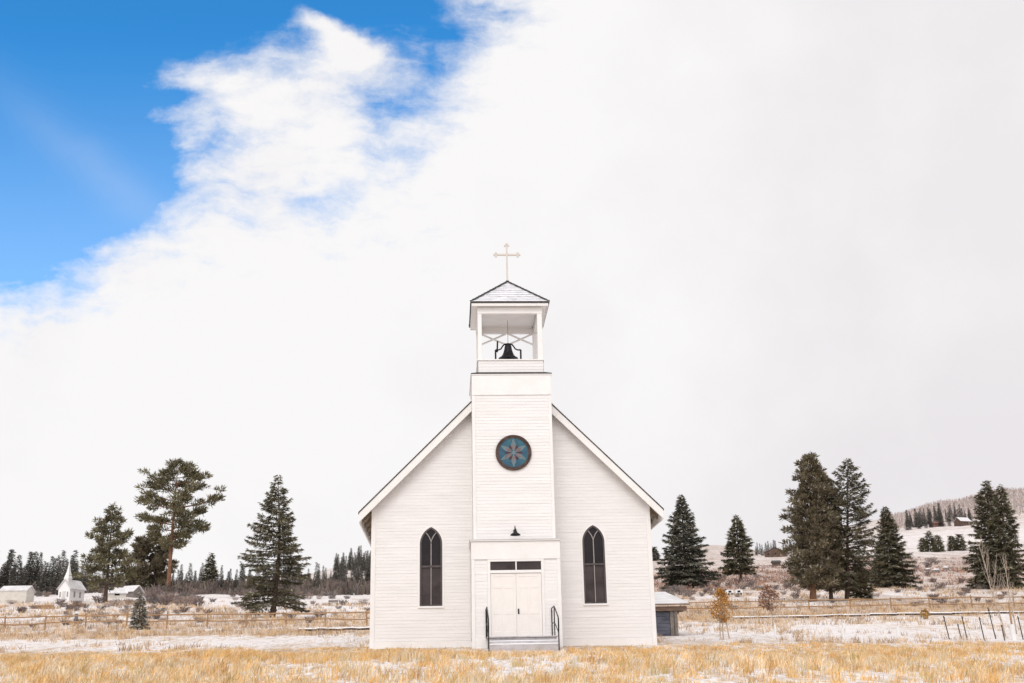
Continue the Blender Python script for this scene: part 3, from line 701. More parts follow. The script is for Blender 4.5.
# -- far forest: individual conifers sharing a few meshes
def far_mesh(k, slim):
    Q, MI, T, BR = conifer(16.0, [(.02,.13*slim),(.08,.155*slim),(.3,.118*slim),(.6,.068*slim),(.85,.024*slim),(1,.002)], 95, 13, ln=.75, wd=.26, seed=200+k, snow=.05, droop=.3)
    Q = Q/16.0; BR = None
    cm = quads_mesh('crown', Q, [M['far_needles'], M['frost_light']], MI, T)
    return join_mesh('conifer', [cm, trunk_mb(1.0, .014).mesh('t', M['bark'])])
FM = [far_mesh(k, s) for k, s in enumerate((1.0, .8, 1.25, .9, 1.1))]
r2 = random.Random(5)
def far_tree(px, d, hp, label, group, x_=None):
    x, y, z, d = spot(px, None, d)
    o = link(bpy.data.objects.new('conifer_tree', FM[r2.randrange(5)])); h = hp*d/FPX
    w = h*r2.uniform(.9, 1.35)
    o.location = (x, y, z-.1); o.scale = (w, w, h); o.rotation_euler = (0,0,r2.uniform(0, 6.28))
    return tag(o, label, 'tree', group)
for i in range(52):      # forest behind the white chapel
    px = -14+i*2.0+r2.uniform(-1.5, 1.5); d = r2.uniform(250, 330)
    far_tree(px, d, r2.choice([r2.uniform(22, 34), r2.uniform(30, 46)])*(1 if px < 75 else .8), 'dark forest conifer behind the little white chapel and cream shed', 'forest behind the chapel')
for i in range(108):      # wood across the left background
    px = 100+i*2.55+r2.uniform(-2.5, 2.5); d = r2.uniform(290, 420)
    hp = r2.choice([r2.uniform(13, 20), r2.uniform(15, 23), r2.uniform(20, 30)])
    if px > 345: hp *= .8
    far_tree(px, d, hp, 'grey green conifer in the far wood across the left background', 'far wood left of the church')
for i in range(68):      # wooded knoll beside the church
    px = 330+r2.random()**.7*54; d = 430+r2.random()*420
    far_tree(px, d, r2.uniform(10, 20), 'conifer on the wooded knoll beside the left church wall', 'knoll trees')
for i in range(44):      # groves on the right hill
    px = r2.choice([r2.uniform(917, 953), r2.uniform(917, 953), r2.uniform(955, 984)]); d = r2.uniform(930, 1050)
    far_tree(px, d, r2.uniform(12, 20), 'dark conifer in the grove by the hillside houses', 'hillside grove')
for i in range(9):
    far_tree(760+i*2.6+r2.uniform(-1, 1), r2.uniform(640, 760), r2.uniform(9, 15), 'small conifer in the row behind the dark hill cabin', 'trees by the hill cabin')
for (px, hp) in ((1012,16),(1020,18),(1004,13),(899,8),(905,7)): far_tree(px, 1100, hp, 'lone dark conifer high on the right ridge', 'ridge conifers')

# -- bare wood along the far ridge (reads as one mass)
def ridge_wood():
    global rng
    rng = np.random.default_rng(99); n = 4200
    px = rng.uniform(880, 1060, n); d = 1000+rng.random(n)**.7*560
    q = ray(0, 520); a = np.array([ (lambda w: w[0]/w[1])(ray(p, 515)) for p in px])
    X = CX+a*d; Y = CY+d; Z = ground(X, Y)
    h = rng.uniform(2.5, 7.5, n); P = np.stack([X, Y, Z], -1)
    Q = sprays(P, np.array([0,0,1.])+rng.normal(0,.12,(n,3)), h, rng.uniform(.5, 1.6, n), rng.normal(size=(n,3))*np.array([.3,1,0]))
    Q2 = sprays(P+np.array([0,0,1.])*(h*.4)[:,None], rng.normal(0,.6,(n,3))+np.array([0,0,.9]), h*.5, rng.uniform(.6,1.6,n))
    me = quads_mesh('bare_wood', np.concatenate([Q, Q2]), M['far_twig'], None, tints(2*n, 1.0, .35))
    tag(link(bpy.data.objects.new('bare_wood', me)), 'pale leafless wood covering the far right ridge', 'woodland', None, 'stuff')
ridge_wood()

# -- grey brown undergrowth at the foot of the far woods
def undergrowth():
    global rng
    rng = np.random.default_rng(123); n = 16000
    px = rng.uniform(-25, 376, n); d = rng.uniform(262, 430, n)
    k0, k1 = ray(0, 600), ray(400, 600); a0, a1 = k0[0]/k0[1], k1[0]/k1[1]
    a = a0+(a1-a0)*px/400; X = CX+a*d; Y = CY+d
    keep = vnoise(X*.05, Y*.05, 51) > .30; X, Y, d = X[keep], Y[keep], d[keep]; n = len(X)
    P = np.stack([X, Y, ground(X, Y)-.1], -1); h = rng.uniform(.7, 3.0, n)*np.interp(vnoise(X*.08, Y*.03, 52), [.3,.7], [.55,1.2])
    Q = sprays(P, np.array([0,0,1.])+rng.normal(0,.22,(n,3)), h, rng.uniform(.15,.6,n), rng.normal(size=(n,3))*np.array([.3,1,0]))
    Q2 = sprays(P+np.array([0,0,.5])*h[:,None], rng.normal(0,.7,(n,3))+np.array([0,0,.5]), h*.45, rng.uniform(.15,.5,n))
    me = quads_mesh('undergrowth', np.concatenate([Q, Q2]), M['twig'], None, np.concatenate([tints(n, .75, .45, .12)*np.array([.95,1.0,.95])]*2))
    tag(link(bpy.data.objects.new('undergrowth', me)), 'grey brown leafless undergrowth at the foot of the far woods', 'undergrowth', None, 'stuff')

# -- young planted trees
def small_tree(name, label, px, d, top, crown_px, mats_, stems, seed, guard=None, crown_lo=.35, n=1500, ln=.12):
    global rng
    rng = np.random.default_rng(seed); x, y, z, d = spot(px, None, d); by = proj((x,y,z))[1]
    h = (by-top)*d/FPX; w = crown_px*d/FPX/2
    t = thing(name, label, 'tree', (x,y,z))
    tt = rng.uniform(0, 1, n); az = rng.uniform(0, 6.283, n); rr = np.sqrt(rng.uniform(0,1,n))*w*np.interp(tt, [0,.15,.4,.7,.9,1], [.35,.75,1,.72,.38,.12])
    clump = np.sin(az*3+tt*14)*np.sin(tt*23+az*2); keep = clump > -.12+rng.normal(0,.25,n)
    p = np.stack([rr*np.cos(az), rr*np.sin(az), h*(crown_lo+(1-crown_lo)*tt)], -1)[keep]; k = len(p)
    Q = sprays(p, rng.normal(size=(k,3)), ln*rng.uniform(.6,1.3,k), ln*.6*rng.uniform(.5,1.2,k))
    link(bpy.data.objects.new('crown', quads_mesh('crown', Q, M[mats_], None, tints(k, 1, .35, .12))), t)
    mb = MB()
    for sx in stems: mb.tube([(sx*.9,0,-.1),(sx*.6,.02,h*.35),(sx*.3,0,h*.62),(0,0,h*.92)], [.03,.024,.018,.008], 6)
    for i in range(22):
        a_ = rng.uniform(0, 6.283); z0 = h*rng.uniform(crown_lo*.9, .8); l_ = w*rng.uniform(.5,.95)
        mb.tube([(0,0,z0),(l_*.5*math.cos(a_), l_*.5*math.sin(a_), z0+l_*.35),(l_*math.cos(a_), l_*math.sin(a_), z0+l_*.8)], [.012,.008,.003], 4, cap=False)
    mb.build('trunk', M['palebark'], t)
    if guard: MB().lathe([(.055,-.1),(.055,guard),(.05,guard),(.05,-.1)], (stems[0]*.9,0,0), 12).build('trunk_guard', M['white_plastic'], t)
    return t
small_tree('young_tree', 'young tree with rusty orange autumn leaves right of the shed', 721, 50, 591, 25, 'rust', (-.16,.0,.3), 301, n=1700, ln=.10)
small_tree('young_tree', 'thin reddish brown sapling in a white trunk guard by the fence', 769, 53, 588, 24, 'redtwig', (.2,), 302, guard=.55, n=700, ln=.12, crown_lo=.55)
# bare aspen at the right edge
def aspen(px, d, top, label, seed, lean):
    rr = random.Random(seed); x, y, z, d = spot(px, None, d); h = (proj((x,y,z))[1]-top)*d/FPX
    t = thing('aspen_tree', label, 'tree', (x,y,z)); mb = MB()
    P = [(lean*h*(i/8)**1.0+.03*math.sin(i*1.3), 0, h*i/8-.1*(i == 0)) for i in range(9)]
    mb.tube(P, [.036*(1-.85*i/8) for i in range(9)], 7)
    mb.build('trunk', M['palebark'], t, smooth=True)
    mb = MB()
    for i in range(22):
        f = rr.uniform(.15, .95); a = rr.uniform(0, 6.28); L = h*(.42*(1-f)+.10)*rr.uniform(.6, 1.1)
        p = Vector((lean*h*f, 0, h*f)); k = rr.uniform(.28, .5)
        q = p+Vector((math.cos(a)*k*.5, math.sin(a)*k*.5, .45))*L; e = p+Vector((math.cos(a)*k*.8, math.sin(a)*k*.8, 1.0))*L
        mb.tube([p, q, e], [.010, .007, .003], 4, cap=False)
        for j in range(3):
            g = q.lerp(e, rr.random()); mb.tube([g, g+Vector((rr.uniform(-.3,.3), rr.uniform(-.3,.3), rr.uniform(.2,.5)))*L*.5], [.005,.0025], 3, cap=False)
    mb.build('branch_crown', M['palebark'], t)
aspen(1001, 50, 540, 'bare pale aspen leaning left in front of the right edge spruces', 5, -.155)
aspen(1012, 54, 556, 'shorter upright bare aspen at the right edge', 9, -.03)
small_tree('young_tree', 'small bush with golden leaves below the right fence', 924, 79, 610, 11, 'ochre', (0,), 305, n=260, ln=.16, crown_lo=.05)

# ================================================================== FENCES
def rail_fence(label, pxs, base_d, hpost, railz, seed, pw=.13):
    rr = random.Random(seed); pts = [spot(px, None, base_d) for px in pxs]
    t = thing('rail_fence', label, 'fence', (pts[0][0], pts[0][1], pts[0][2])); o = Vector(t.location)
    tops = []
    for (x, y, z, d) in pts:
        l = Vector((rr.uniform(-.06,.06), rr.uniform(-.04,.04), 0)); b = Vector((x,y,z))-o; hh = hpost*rr.uniform(.93, 1.1)
        MB().tube([b-Vector((0,0,.3)), b+l*.5+Vector((0,0,hh*.5)), b+l+Vector((0,0,hh))], [pw*.52, pw*.5, pw*.46], 8).build('post', M['wood'], t, smooth=False)
        tops.append(b+l*.6)
    for a, b in zip(tops[:-1], tops[1:]):
        for rz in railz:
            j = lambda: Vector((0, -.07, rz+rr.uniform(-.05,.05)))
            p, q = a+j(), b+j(); mid = (p+q)/2-Vector((0,0,rr.uniform(.0,.05)))
            MB().tube([p, mid, q], [.055, .05, .045], 6).build('rail', M['wood'], t)
rail_fence('weathered post and rail fence left of the church', [-33,7,47,87.5,128,168,208,247,287,326,367,407], 91, 1.15, (.52,.98), 1)
rail_fence('post and rail fence right of the church, in front of the spruces', [640,681,724,766,809,850,891,930,972,1014,1052], 102, 1.15, (.42,.95), 2)
def log_edge(label, px0, px1, d, seed):
    rr = random.Random(seed); t = None; n = 12; logs = []
    for i in range(n+1):
        logs.append(spot(px0+(px1-px0)*i/n, None, d))
    t = thing('log_border', label, 'log border', logs[0][:3]); o = Vector(t.location)
    for a, b in zip(logs[:-1], logs[1:]):
        p = Vector(a[:3])-o+Vector((0,0,.12+rr.uniform(-.03,.03))); q = Vector(b[:3])-o+Vector((0,0,.12+rr.uniform(-.03,.03)))
        lg = MB().tube([p, q], [.085, .08], 8).build('log', M['bark'], t)
        MB().tube([p+Vector((0,-.01,.05)), q+Vector((0,-.01,.05))], [.06,.05], 8).build('snow_layer', M['snow'], lg)
log_edge('long low log border with a snow cap below the right rail fence', 732, 1060, 86, 3)
log_edge('low snowy log border left of the church below the rail fence', 300, 372, 76, 4)

# -- steel posts and plant guards
for (pxt, pyt, pxb, h, lab) in ((942,622,945.5,1.2,'leftmost leaning steel stake of the row'),(960.3,622.5,963,1.2,'second leaning steel stake from the left'),(977.5,623,980,1.15,'third leaning steel stake from the left, beside the tall one'),
        (987.5,612,991.5,1.6,'tallest leaning steel stake of the row'),(998.5,629,1000,.75,'shortest steel stake, between the tall stake and the white guard'),(1016,625,1018.5,1.15,'rightmost steel stake beside the white guard'),(955,632,957.5,.8,'thin low steel stake between the two left stakes')):
    x, y, z, d = spot(pxb, None, 46.5+(pxb % 2)); h *= .8; lean = (pxt-pxb)*d/FPX
    t = thing('steel_stake', lab, 'stake', (x,y,z), 0, 'row of steel stakes')
    mb = MB(); mb.bar((0,0,-.15),(lean,0,h),.038,.012); mb.bar((.0,.02,-.15),(lean,.02,h),.012,.045); mb.build('shaft', M['steel'], t)
    MB().box(lean*.92-.035, lean*.92+.035, -.022, -.008, h*.92-.02, h*.92+.02).build('wire_clip', M['steel'], t)
x, y, z, d = spot(1009, None, 47)
t = thing('plant_guard', 'white tree guard around a brown stake near the right edge', 'plant guard', (x,y,z))
MB().lathe([(.11,-.1),(.10,.60),(.09,.60),(.10,-.1)], (0,0,0), 14).build('guard_tube', M['white_plastic'], t)
MB().tube([(0,0,-.1),(-.01,0,.9),(.0,0,1.5)], [.045,.04,.035], 7).build('stake', M['wood'], t)
for (px, hh, lab) in ((840,.45,'short white plant guard in the snow below the fir clump'),(895,.5,'short white plant guard left of the steel stakes')):
    x, y, z, d = spot(px, None, 50); t = thing('plant_guard', lab, 'plant guard', (x,y,z))
    MB().lathe([(.08,-.1),(.08,hh),(.072,hh),(.072,-.1)], (0,0,0), 12).build('guard_tube', M['white_plastic'], t)
    MB().tube([(0,0,-.1),(.01,0,hh+.7)], [.012,.006], 5).build('sapling_stem', M['palebark'], t)
x, y, z, d = spot(77.5, None, 112); t = thing('marker_post', 'short blue grey marker post behind the left fence', 'post', (x,y,z))
M['marker'] = mat('marker_paint', (.13,.16,.19), .6)
MB().box(-.14, .14, -.08, .08, -.1, .75).build('shaft', M['marker'], t, bevel=.02); MB().box(-.15, .15, -.09, .09, .752, .82).build('cap', M['snow'], t)

# ================================================================== FAR BUILDINGS
def gable_house(name, label, px, py, w, dp, eave, ridge, wall, rz=0, roof='oldsnow', d=None, axis='x', win=2, cat='house', door=True, over=.3):
    x, y, z, d = spot(px, py, d); t = thing(name, label, cat, (x,y,z), rz)
    hw, hd = w/2, dp/2; mb = MB()
    if axis == 'x': mb.prism([(-hd,-.6),(hd,-.6),(hd,eave),(0,ridge-.1),(-hd,eave)], 'x', -hw, hw)
    else: mb.prism([(-hw,-.6),(hw,-.6),(hw,eave),(0,ridge-.1),(-hw,eave)], 'y', -hd, hd)
    mb.build('wall', M[wall], t)
    run, ln_ = (hd, hw) if axis == 'x' else (hw, hd); o = over; k = (ridge-eave)/run
    mb = MB(); ax_ = 'x' if axis == 'x' else 'y'
    for s in (-1, 1): mb.prism([(0, ridge), (s*(run+o), ridge-k*(run+o)), (s*(run+o), ridge-k*(run+o)+.14), (0, ridge+.14)], ax_, -ln_-o, ln_+o)
    mb.build('roof', M[roof], t)
    fy = -hd-.03
    for i in range(win):
        wx = -hw+(i+1)*w/(win+1)+(.0 if not door else -.15*w)
        wi = MB().box(wx-.4, wx+.4, fy, fy+.1, eave*.42, eave*.8).build('window', M['glass'], t)
    if door: MB().box(hw*.45, hw*.45+.9, fy-.01, fy+.1, -.1, eave*.8).build('door', M['beamwood'], t)
    return t
gable_house('storage_shed', 'cream shed with a snowy roof at the left edge of the photo', 16.5, 599, 4.3, 3.6, 1.8, 2.6, 'cream', win=0, door=False, cat='shed', d=195, over=.12)
ch = gable_house('chapel', 'little white chapel with a pointed steeple beside the left pine', 70.5, 603, 3.0, 4.4, 2.35, 3.75, 'trim', rz=R_(-24), roof='oldsnow', d=186, axis='y', win=0, door=False, cat='chapel', over=.28)
MB().box(-.55, .55, -1.9, -.8, 3.0, 4.0).build('steeple_base', M['trim'], ch)
mb = MB(); zt = 7.1
mb.add([(-.62,-1.97,4.0),(.62,-1.97,4.0),(.62,-.73,4.0),(-.62,-.73,4.0),(-.3,-1.65,5.2),(.3,-1.65,5.2),(.3,-1.05,5.2),(-.3,-1.05,5.2),(0,-1.35,zt)], [(3,2,1,0),(0,1,5,4),(1,2,6,5),(2,3,7,6),(3,0,4,7),(4,5,8),(5,6,8),(6,7,8),(7,4,8)])
mb.build('steeple', M['trim'], ch)
MB().box(-.45, .45, -2.24, -2.1, 0, 1.8).build('door', M['greyflash'], ch)
for s in (-1, 1): MB().box(s*.95-.18, s*.95+.18, -2.23, -2.1, .8, 1.7).build('window', M['grille'], ch)
for yy in (-.8, .9): MB().box(1.45, 1.53, yy-.25, yy+.25, .8, 1.8).build('window', M['grille'], ch)
ch.scale = (.74, .74, .88)
gable_house('storage_shed', 'low hut under thick snow right of the left pine', 116, 602, 2.9, 2.4, .9, 1.7, 'cream', rz=R_(20), d=205, win=1, door=False, cat='hut')
gable_house('storage_shed', 'snow covered hut behind the little frosted spruce', 131, 600, 2.7, 2.4, 1.0, 1.9, 'greywood', rz=R_(-25), d=215, win=1, door=False, cat='hut')
gable_house('house', 'red brown house with snowy yard in the hillside grove', 936, 527, 8.5, 7, 2.5, 4.2, 'redwall', d=940, win=3, roof='redwall', axis='x')
gable_house('house', 'dark log house with one snowy roof slope in the hillside grove', 963, 525, 11, 8, 3.4, 6.8, 'brownwall', d=930, win=3, rz=R_(18), axis='x')
gable_house('cabin', 'dark low cabin on the skyline left of the fir clump', 776, 557, 11, 7, 2.2, 4.6, 'brownwall', d=600, win=2, rz=R_(-20), roof='brownwall', axis='y')
gable_house('cabin', 'small dark hut below the skyline cabin', 776.5, 567, 2.5, 2, 1.2, 1.8, 'brownwall', d=400, win=0, door=False, cat='hut', roof='shingle')
# trailers, benches, rocks
for (px, py, lab) in ((730,596,'small white trailer with a black window behind the rusty orange tree'), (739,596,'low white trailer with a rounded dark end behind the fence')):
    x, y, z, d = spot(px, py); t = thing('trailer', lab, 'trailer', (x,y,z+.1)); t.scale = (.75,.75,.75)
    MB().prism([(-.7,.25),(.55,.25),(.7,.5),(.6,.95),(-.55,1.0),(-.72,.8)], 'y', -.5, .5).build('body', M['white_plastic'], t, bevel=.06)
    MB().box(-.35, .2, -.515, -.49, .45, .8).build('window', M['glass'], t)
    for sx in (-.3, .3): MB().tube([(sx,-.52,.2),(sx,-.42,.2)], .2, 14).build('wheel', M['black'], t)
for (px, py, lab) in ((333,606,'weathered wooden bench in the snow right of the crooked spruce'), (770,598,'grey wooden bench behind the right fence')):
    x, y, z, d = spot(px, py); t = thing('bench', lab, 'bench', (x,y,z))
    MB().box(-.75, .75, -.25, .25, .42, .49).build('seat', M['beamwood'], t); MB().box(-.75, .75, .25, .30, .6, .9).build('backrest', M['greywood'], t)
    for sx in (-.6, .6): MB().box(sx-.05, sx+.05, -.22, .30, -.1, .419).build('leg', M['greywood'], t)
def boulder(px, py, r, lab, seed):
    rr = random.Random(seed); x, y, z, d = spot(px, py); t = thing('boulder', lab, 'rock', (x,y,z))
    def blob(rad, zs, zo):
        mb = MB(); n, k = 12, 7
        prof = [(math.sin(math.pi*i/(k-1)), -math.cos(math.pi*i/(k-1))) for i in range(k)]
        vs = [((a*math.cos(2*math.pi*j/n))*rad*rr.uniform(.85,1.15), a*math.sin(2*math.pi*j/n)*rad*rr.uniform(.85,1.15), b*rad*zs*rr.uniform(.9,1.1)+zo) for a, b in prof for j in range(n)]
        mb.add(vs, [(i*n+j, i*n+(j+1)%n, (i+1)*n+(j+1)%n, (i+1)*n+j) for i in range(k-1) for j in range(n)]); return mb
    blob(r, .6, r*.3).build('stone', M['rock'], t, smooth=True); blob(r*.8, .35, r*.72).build('snow_cap', M['snow'], t, smooth=True)
for i, (px, py, r, lab) in enumerate(((928,571,.7,'leftmost snow capped boulder on the hill below the small pines'),(936,573,1.0,'large snow capped boulder, middle of the hill rocks'),(946,570,.8,'dark flat boulder, rightmost of the hill rocks'))): boulder(px, py, r, lab, i)
for (px, py, w, lab) in ((43,609,2.9,'brown log pile in front of the cream shed'),(78,608,2.1,'brown log pile below the white chapel')):
    x, y, z, d = spot(px, py); t = thing('log_pile', lab, 'log pile', (x,y,z))
    for i in range(6): MB().tube([(-w/2+.1*(i%2), .2*(i%3)-.2, .14+.24*(i//3)), (w/2-.08*(i%3), .2*(i%3)-.2, .14+.24*(i//3))], .13, 8).build('log', M['wood'], t)

# ================================================================== SHRUBS
def shrub_mesh(k, n, matn, leafy):
    global rng
    rng = np.random.default_rng(400+k); az = rng.uniform(0, 6.283, n); r = np.sqrt(rng.random(n))
    tt = rng.random(n)
    p = np.stack([np.cos(az)*r*.5*(.4+.6*tt), np.sin(az)*r*.5*(.4+.6*tt), tt*.75], -1)
    d = np.stack([np.cos(az)*r, np.sin(az)*r, np.full(n, .9)], -1)+rng.normal(0, .4, (n,3))
    ln_ = .16+.22*rng.random(n)
    return quads_mesh('shrub', sprays(p, d, ln_, rng.uniform(.018,.05,n)*(1.5 if leafy else 1)), M[matn], None, tints(n, 1, .45, .1))
M['sage'] = mat('grey_sage', (.27,.235,.22), .95, .25, 2, attr='tint')
M['mauve'] = mat('mauve_twig', (.36,.275,.24), .95, .25, 2, attr='tint')
SM = [shrub_mesh(0, 260, 'sage', True), shrub_mesh(1, 240, 'mauve', False), shrub_mesh(2, 260, 'twig', True), shrub_mesh(3, 220, 'mauve', True)]
r3 = random.Random(12)
def shrub(px, d, wpx, label, group, hs=1.0):
    x, y, z, d = spot(px, None, d)
    if abs(x) < 5.6 and -3 < y < 15 or (4.3 < x < 9.6 and 13 < y < 20.5): return
    o = link(bpy.data.objects.new('shrub', SM[r3.randrange(4)])); w = wpx*d/FPX*.62
    o.location = (x,y,z-.05); o.scale = (w, w, w*.68*hs*r3.uniform(.75,1.15)); o.rotation_euler = (0,0,r3.uniform(0,6.28)); return tag(o, label, 'shrub', group)
for i in range(95):
    far = r3.random(); shrub(r3.uniform(-5, 372), 96+far**1.3*190, r3.uniform(7, 17), 'leafless grey brown shrub on the snowy ground left of the church', 'shrubs left of the church')
for i in range(26): shrub(r3.uniform(60, 200), r3.uniform(96, 130)+i*3, r3.uniform(10, 20), 'leafless grey brown shrub on the snowy ground left of the church', 'shrubs left of the church')
for i in range(34): shrub(r3.uniform(150, 195), r3.uniform(170, 205), r3.uniform(12, 22), 'leafless grey brown shrub on the snowy ground left of the church', 'shrubs left of the church', 1.2)
for i in range(120):
    far = r3.random(); shrub(r3.uniform(655, 1030), 108+far**1.4*260, r3.uniform(6, 16), 'leafless mauve brown shrub on the slope right of the church', 'shrubs right of the church')
for i in range(40): shrub(r3.uniform(660, 800), r3.uniform(165, 215), r3.uniform(9, 17), 'leafless mauve brown shrub on the slope right of the church', 'shrubs right of the church')
for i in range(20): shrub(r3.uniform(890, 1024), r3.uniform(110, 190), r3.uniform(9, 17), 'leafless mauve brown shrub on the slope right of the church', 'shrubs right of the church')

# ================================================================== GRASS
def vnoise(x, y, seed):
    """smooth 2D value noise"""
    g = np.random.default_rng(seed).random((256, 256)); xi = np.floor(x).astype(int); yi = np.floor(y).astype(int); fx = x-xi; fy = y-yi
    fx = fx*fx*(3-2*fx); fy = fy*fy*(3-2*fy); w = lambda a, b: g[a % 256, b % 256]
    return (w(xi,yi)*(1-fx)+w(xi+1,yi)*fx)*(1-fy)+(w(xi,yi+1)*(1-fx)+w(xi+1,yi+1)*fx)*fy
def grass_field():
    global rng
    rng = np.random.default_rng(77); n = 21000
    d = 20+rng.random(n)**.85*24.5; a = rng.uniform(-.47, .60, n); x = CX+a*d; y = CY+d
    dens = .5*vnoise(x*.22, y*.16, 1)+.25*vnoise(x*.8, y*.5, 2)+.25*vnoise(x*2.3, y*1.6, 3)
    p = np.interp(d, [20,26,31,34.5,36.5,40.5,44.5], [.60,.54,.46,.66,1.2,1.1,.34])
    keep = (rng.random(n) < p*np.interp(dens, [.32,.58], [.25,1.2])*np.where((np.abs(x) < 6) & (y > -3), .45, 1)) & ~((np.abs(x-.02) < 5.25) & (y > -.12)) & ~((x > -1.3) & (x < 1.5) & (y > -5.4))
    x, y, d = x[keep], y[keep], d[keep]; n = len(x); nb = 13
    z = ground(x, y); hh = rng.uniform(.08, .25, n)*np.interp(vnoise(x*.9, y*.6, 41), [.55,.85], [.9,1.7])*np.interp(vnoise(x*.5, y*.4, 9), [.2,.8], [.7,1.25])*np.interp(np.maximum(np.abs(x)-1.2,0)*0+y, [-8,-4.5,-2,1], [1,.7,.38,.38])
    X = np.repeat(x, nb)+rng.normal(0,.07,n*nb); Y = np.repeat(y, nb)+rng.normal(0,.07,n*nb); Z = np.repeat(z, nb)-.03
    H = np.repeat(hh, nb)*rng.uniform(.5, 1.2, n*nb)
    N = n*nb; lean = rng.normal(0,.26,(N,2))+np.array([.10,0]); W = rng.uniform(.006,.017,N)
    th = rng.uniform(-.9, .9, N); sx, sy = np.cos(th)*W, np.sin(th)*W
    b = np.stack([X,Y,Z],-1); m = b+np.stack([lean[:,0]*H*.35, lean[:,1]*H*.35, H*.6],-1); t = b+np.stack([lean[:,0]*H*1.1, lean[:,1]*H*1.1, H*(1-.15*np.abs(lean).sum(1))],-1)
    s = np.stack([sx,sy,np.zeros(N)],-1)*.5
    Q = np.concatenate([np.stack([b-s,b+s,m+s*.9,m-s*.9],1), np.stack([m-s*.9,m+s*.9,t+s*.25,t-s*.25],1)])
    pal = np.array([(1.0,.95,.85),(1.18,1.0,.75),(.88,.72,.55),(1.25,1.25,1.35),(.72,.76,.55),(1.05,.82,.55)])
    pw = np.array([.32,.22,.14,.17,.05,.10]); tc = np.where((rng.random(n) < np.interp(d, [22,33,36], [.30,.30,.08]))[:,None], np.array([[1.12,1.3,1.75]]), pal[rng.choice(6, n, p=pw)])*rng.uniform(.8,1.2,(n,1))
    tb = np.repeat(tc, nb, 0)*rng.uniform(.78,1.2,(N,1)); tb = np.concatenate([tb, tb])
    me = quads_mesh('dry_grass', Q, M['grass'], None, tb)
    tag(link(bpy.data.objects.new('dry_grass', me)), 'golden dry meadow grass growing in the foreground', 'grass', None, 'stuff')
    # low tufts scattered over the snow further up the slope
    n = 9000; d = 190+rng.random(n)*260; a = rng.uniform(.0,.62,n); x = CX+a*d; y = CY+d
    keep = (vnoise(x*.06, y*.03, 31)*.5+vnoise(x*.3, y*.1, 32)*.5 > .46+rng.uniform(-.15,.15,n)+np.clip((d-370)/80,0,1)*.6)
    x, y, d = x[keep], y[keep], d[keep]; n = len(x); nb = 7; N = n*nb; z = ground(x, y)
    b = np.stack([np.repeat(x,nb)+rng.normal(0,.5,N), np.repeat(y,nb)+rng.normal(0,.5,N), np.repeat(z,nb)-.05],-1)
    Q = sprays(b, rng.normal(0,.45,(N,3))*np.array([1,1,0])+np.array([0,0,1.]), rng.uniform(.3,.8,N), rng.uniform(.10,.22,N), rng.normal(size=(N,3))*np.array([.3,1,0]))
    tc = np.array([(.85,.78,.74),(1.25,1.05,.9),(.6,.52,.52),(1.3,.95,.75)])[rng.choice(4, n, p=[.35,.3,.2,.15])]*rng.uniform(.8,1.2,(n,1))
    me = quads_mesh('hill_brush', Q, M['mauve'], None, np.repeat(tc, nb, 0))
    tag(link(bpy.data.objects.new('hill_brush', me)), 'low pinkish brush covering the slope right of the church', 'brush', None, 'stuff')
    n = 14000; d = 44+rng.random(n)**1.35*150; a = rng.uniform(-.5,.62,n); x = CX+a*d; y = CY+d
    cov = np.where(a < 0, np.interp(d, [44,52,62,70,84,90,105,200], [.4,.16,.3,.8,.5,.75,.6,.45]), np.interp(d, [44,52,70,84,90,105,125,200], [.5,.22,.3,.4,.85,.7,.45,.45]))
    keep = (vnoise(x*.25, y*.09, 21)*.6+vnoise(x*.9, y*.3, 22)*.4+cov*.55 > np.interp(d, [44,80,86,110,125], [.70,.70,.66,.72,.80])+rng.uniform(-.16,.16,n)) & ~((np.abs(x) < 5.3) & (y < 15)) & ~((x > 4.4) & (x < 9.4) & (y > 13.6) & (y < 20))
    x, y, d = x[keep], y[keep], d[keep]; n = len(x); nb = 9; N = n*nb; z = ground(x, y)
    sc = np.repeat(d/75, nb); H = rng.uniform(.12,.36,N)*np.clip(sc,.8,1.6)
    b = np.stack([np.repeat(x,nb)+rng.normal(0,.16,N)*sc, np.repeat(y,nb)+rng.normal(0,.16,N)*sc, np.repeat(z,nb)-.03],-1)
    Q = sprays(b, rng.normal(0,.35,(N,3))*np.array([1,1,0])+np.array([0,0,1.]), H, rng.uniform(.02,.05,N)*sc, rng.normal(size=(N,3))*np.array([.3,1,0]))
    tc = np.array([(1.1,.97,.8),(1.0,.82,.65),(.62,.56,.58),(1.2,1.25,1.5)])[rng.choice(4, n, p=[.3,.2,.22,.28])]*rng.uniform(.8,1.2,(n,1))
    me = quads_mesh('grass_tufts', Q, M['tuft'], None, np.repeat(tc, nb, 0))
    tag(link(bpy.data.objects.new('grass_tufts', me)), 'straw tufts poking through the snow on the slope', 'grass', None, 'stuff')
grass_field()
undergrowth()

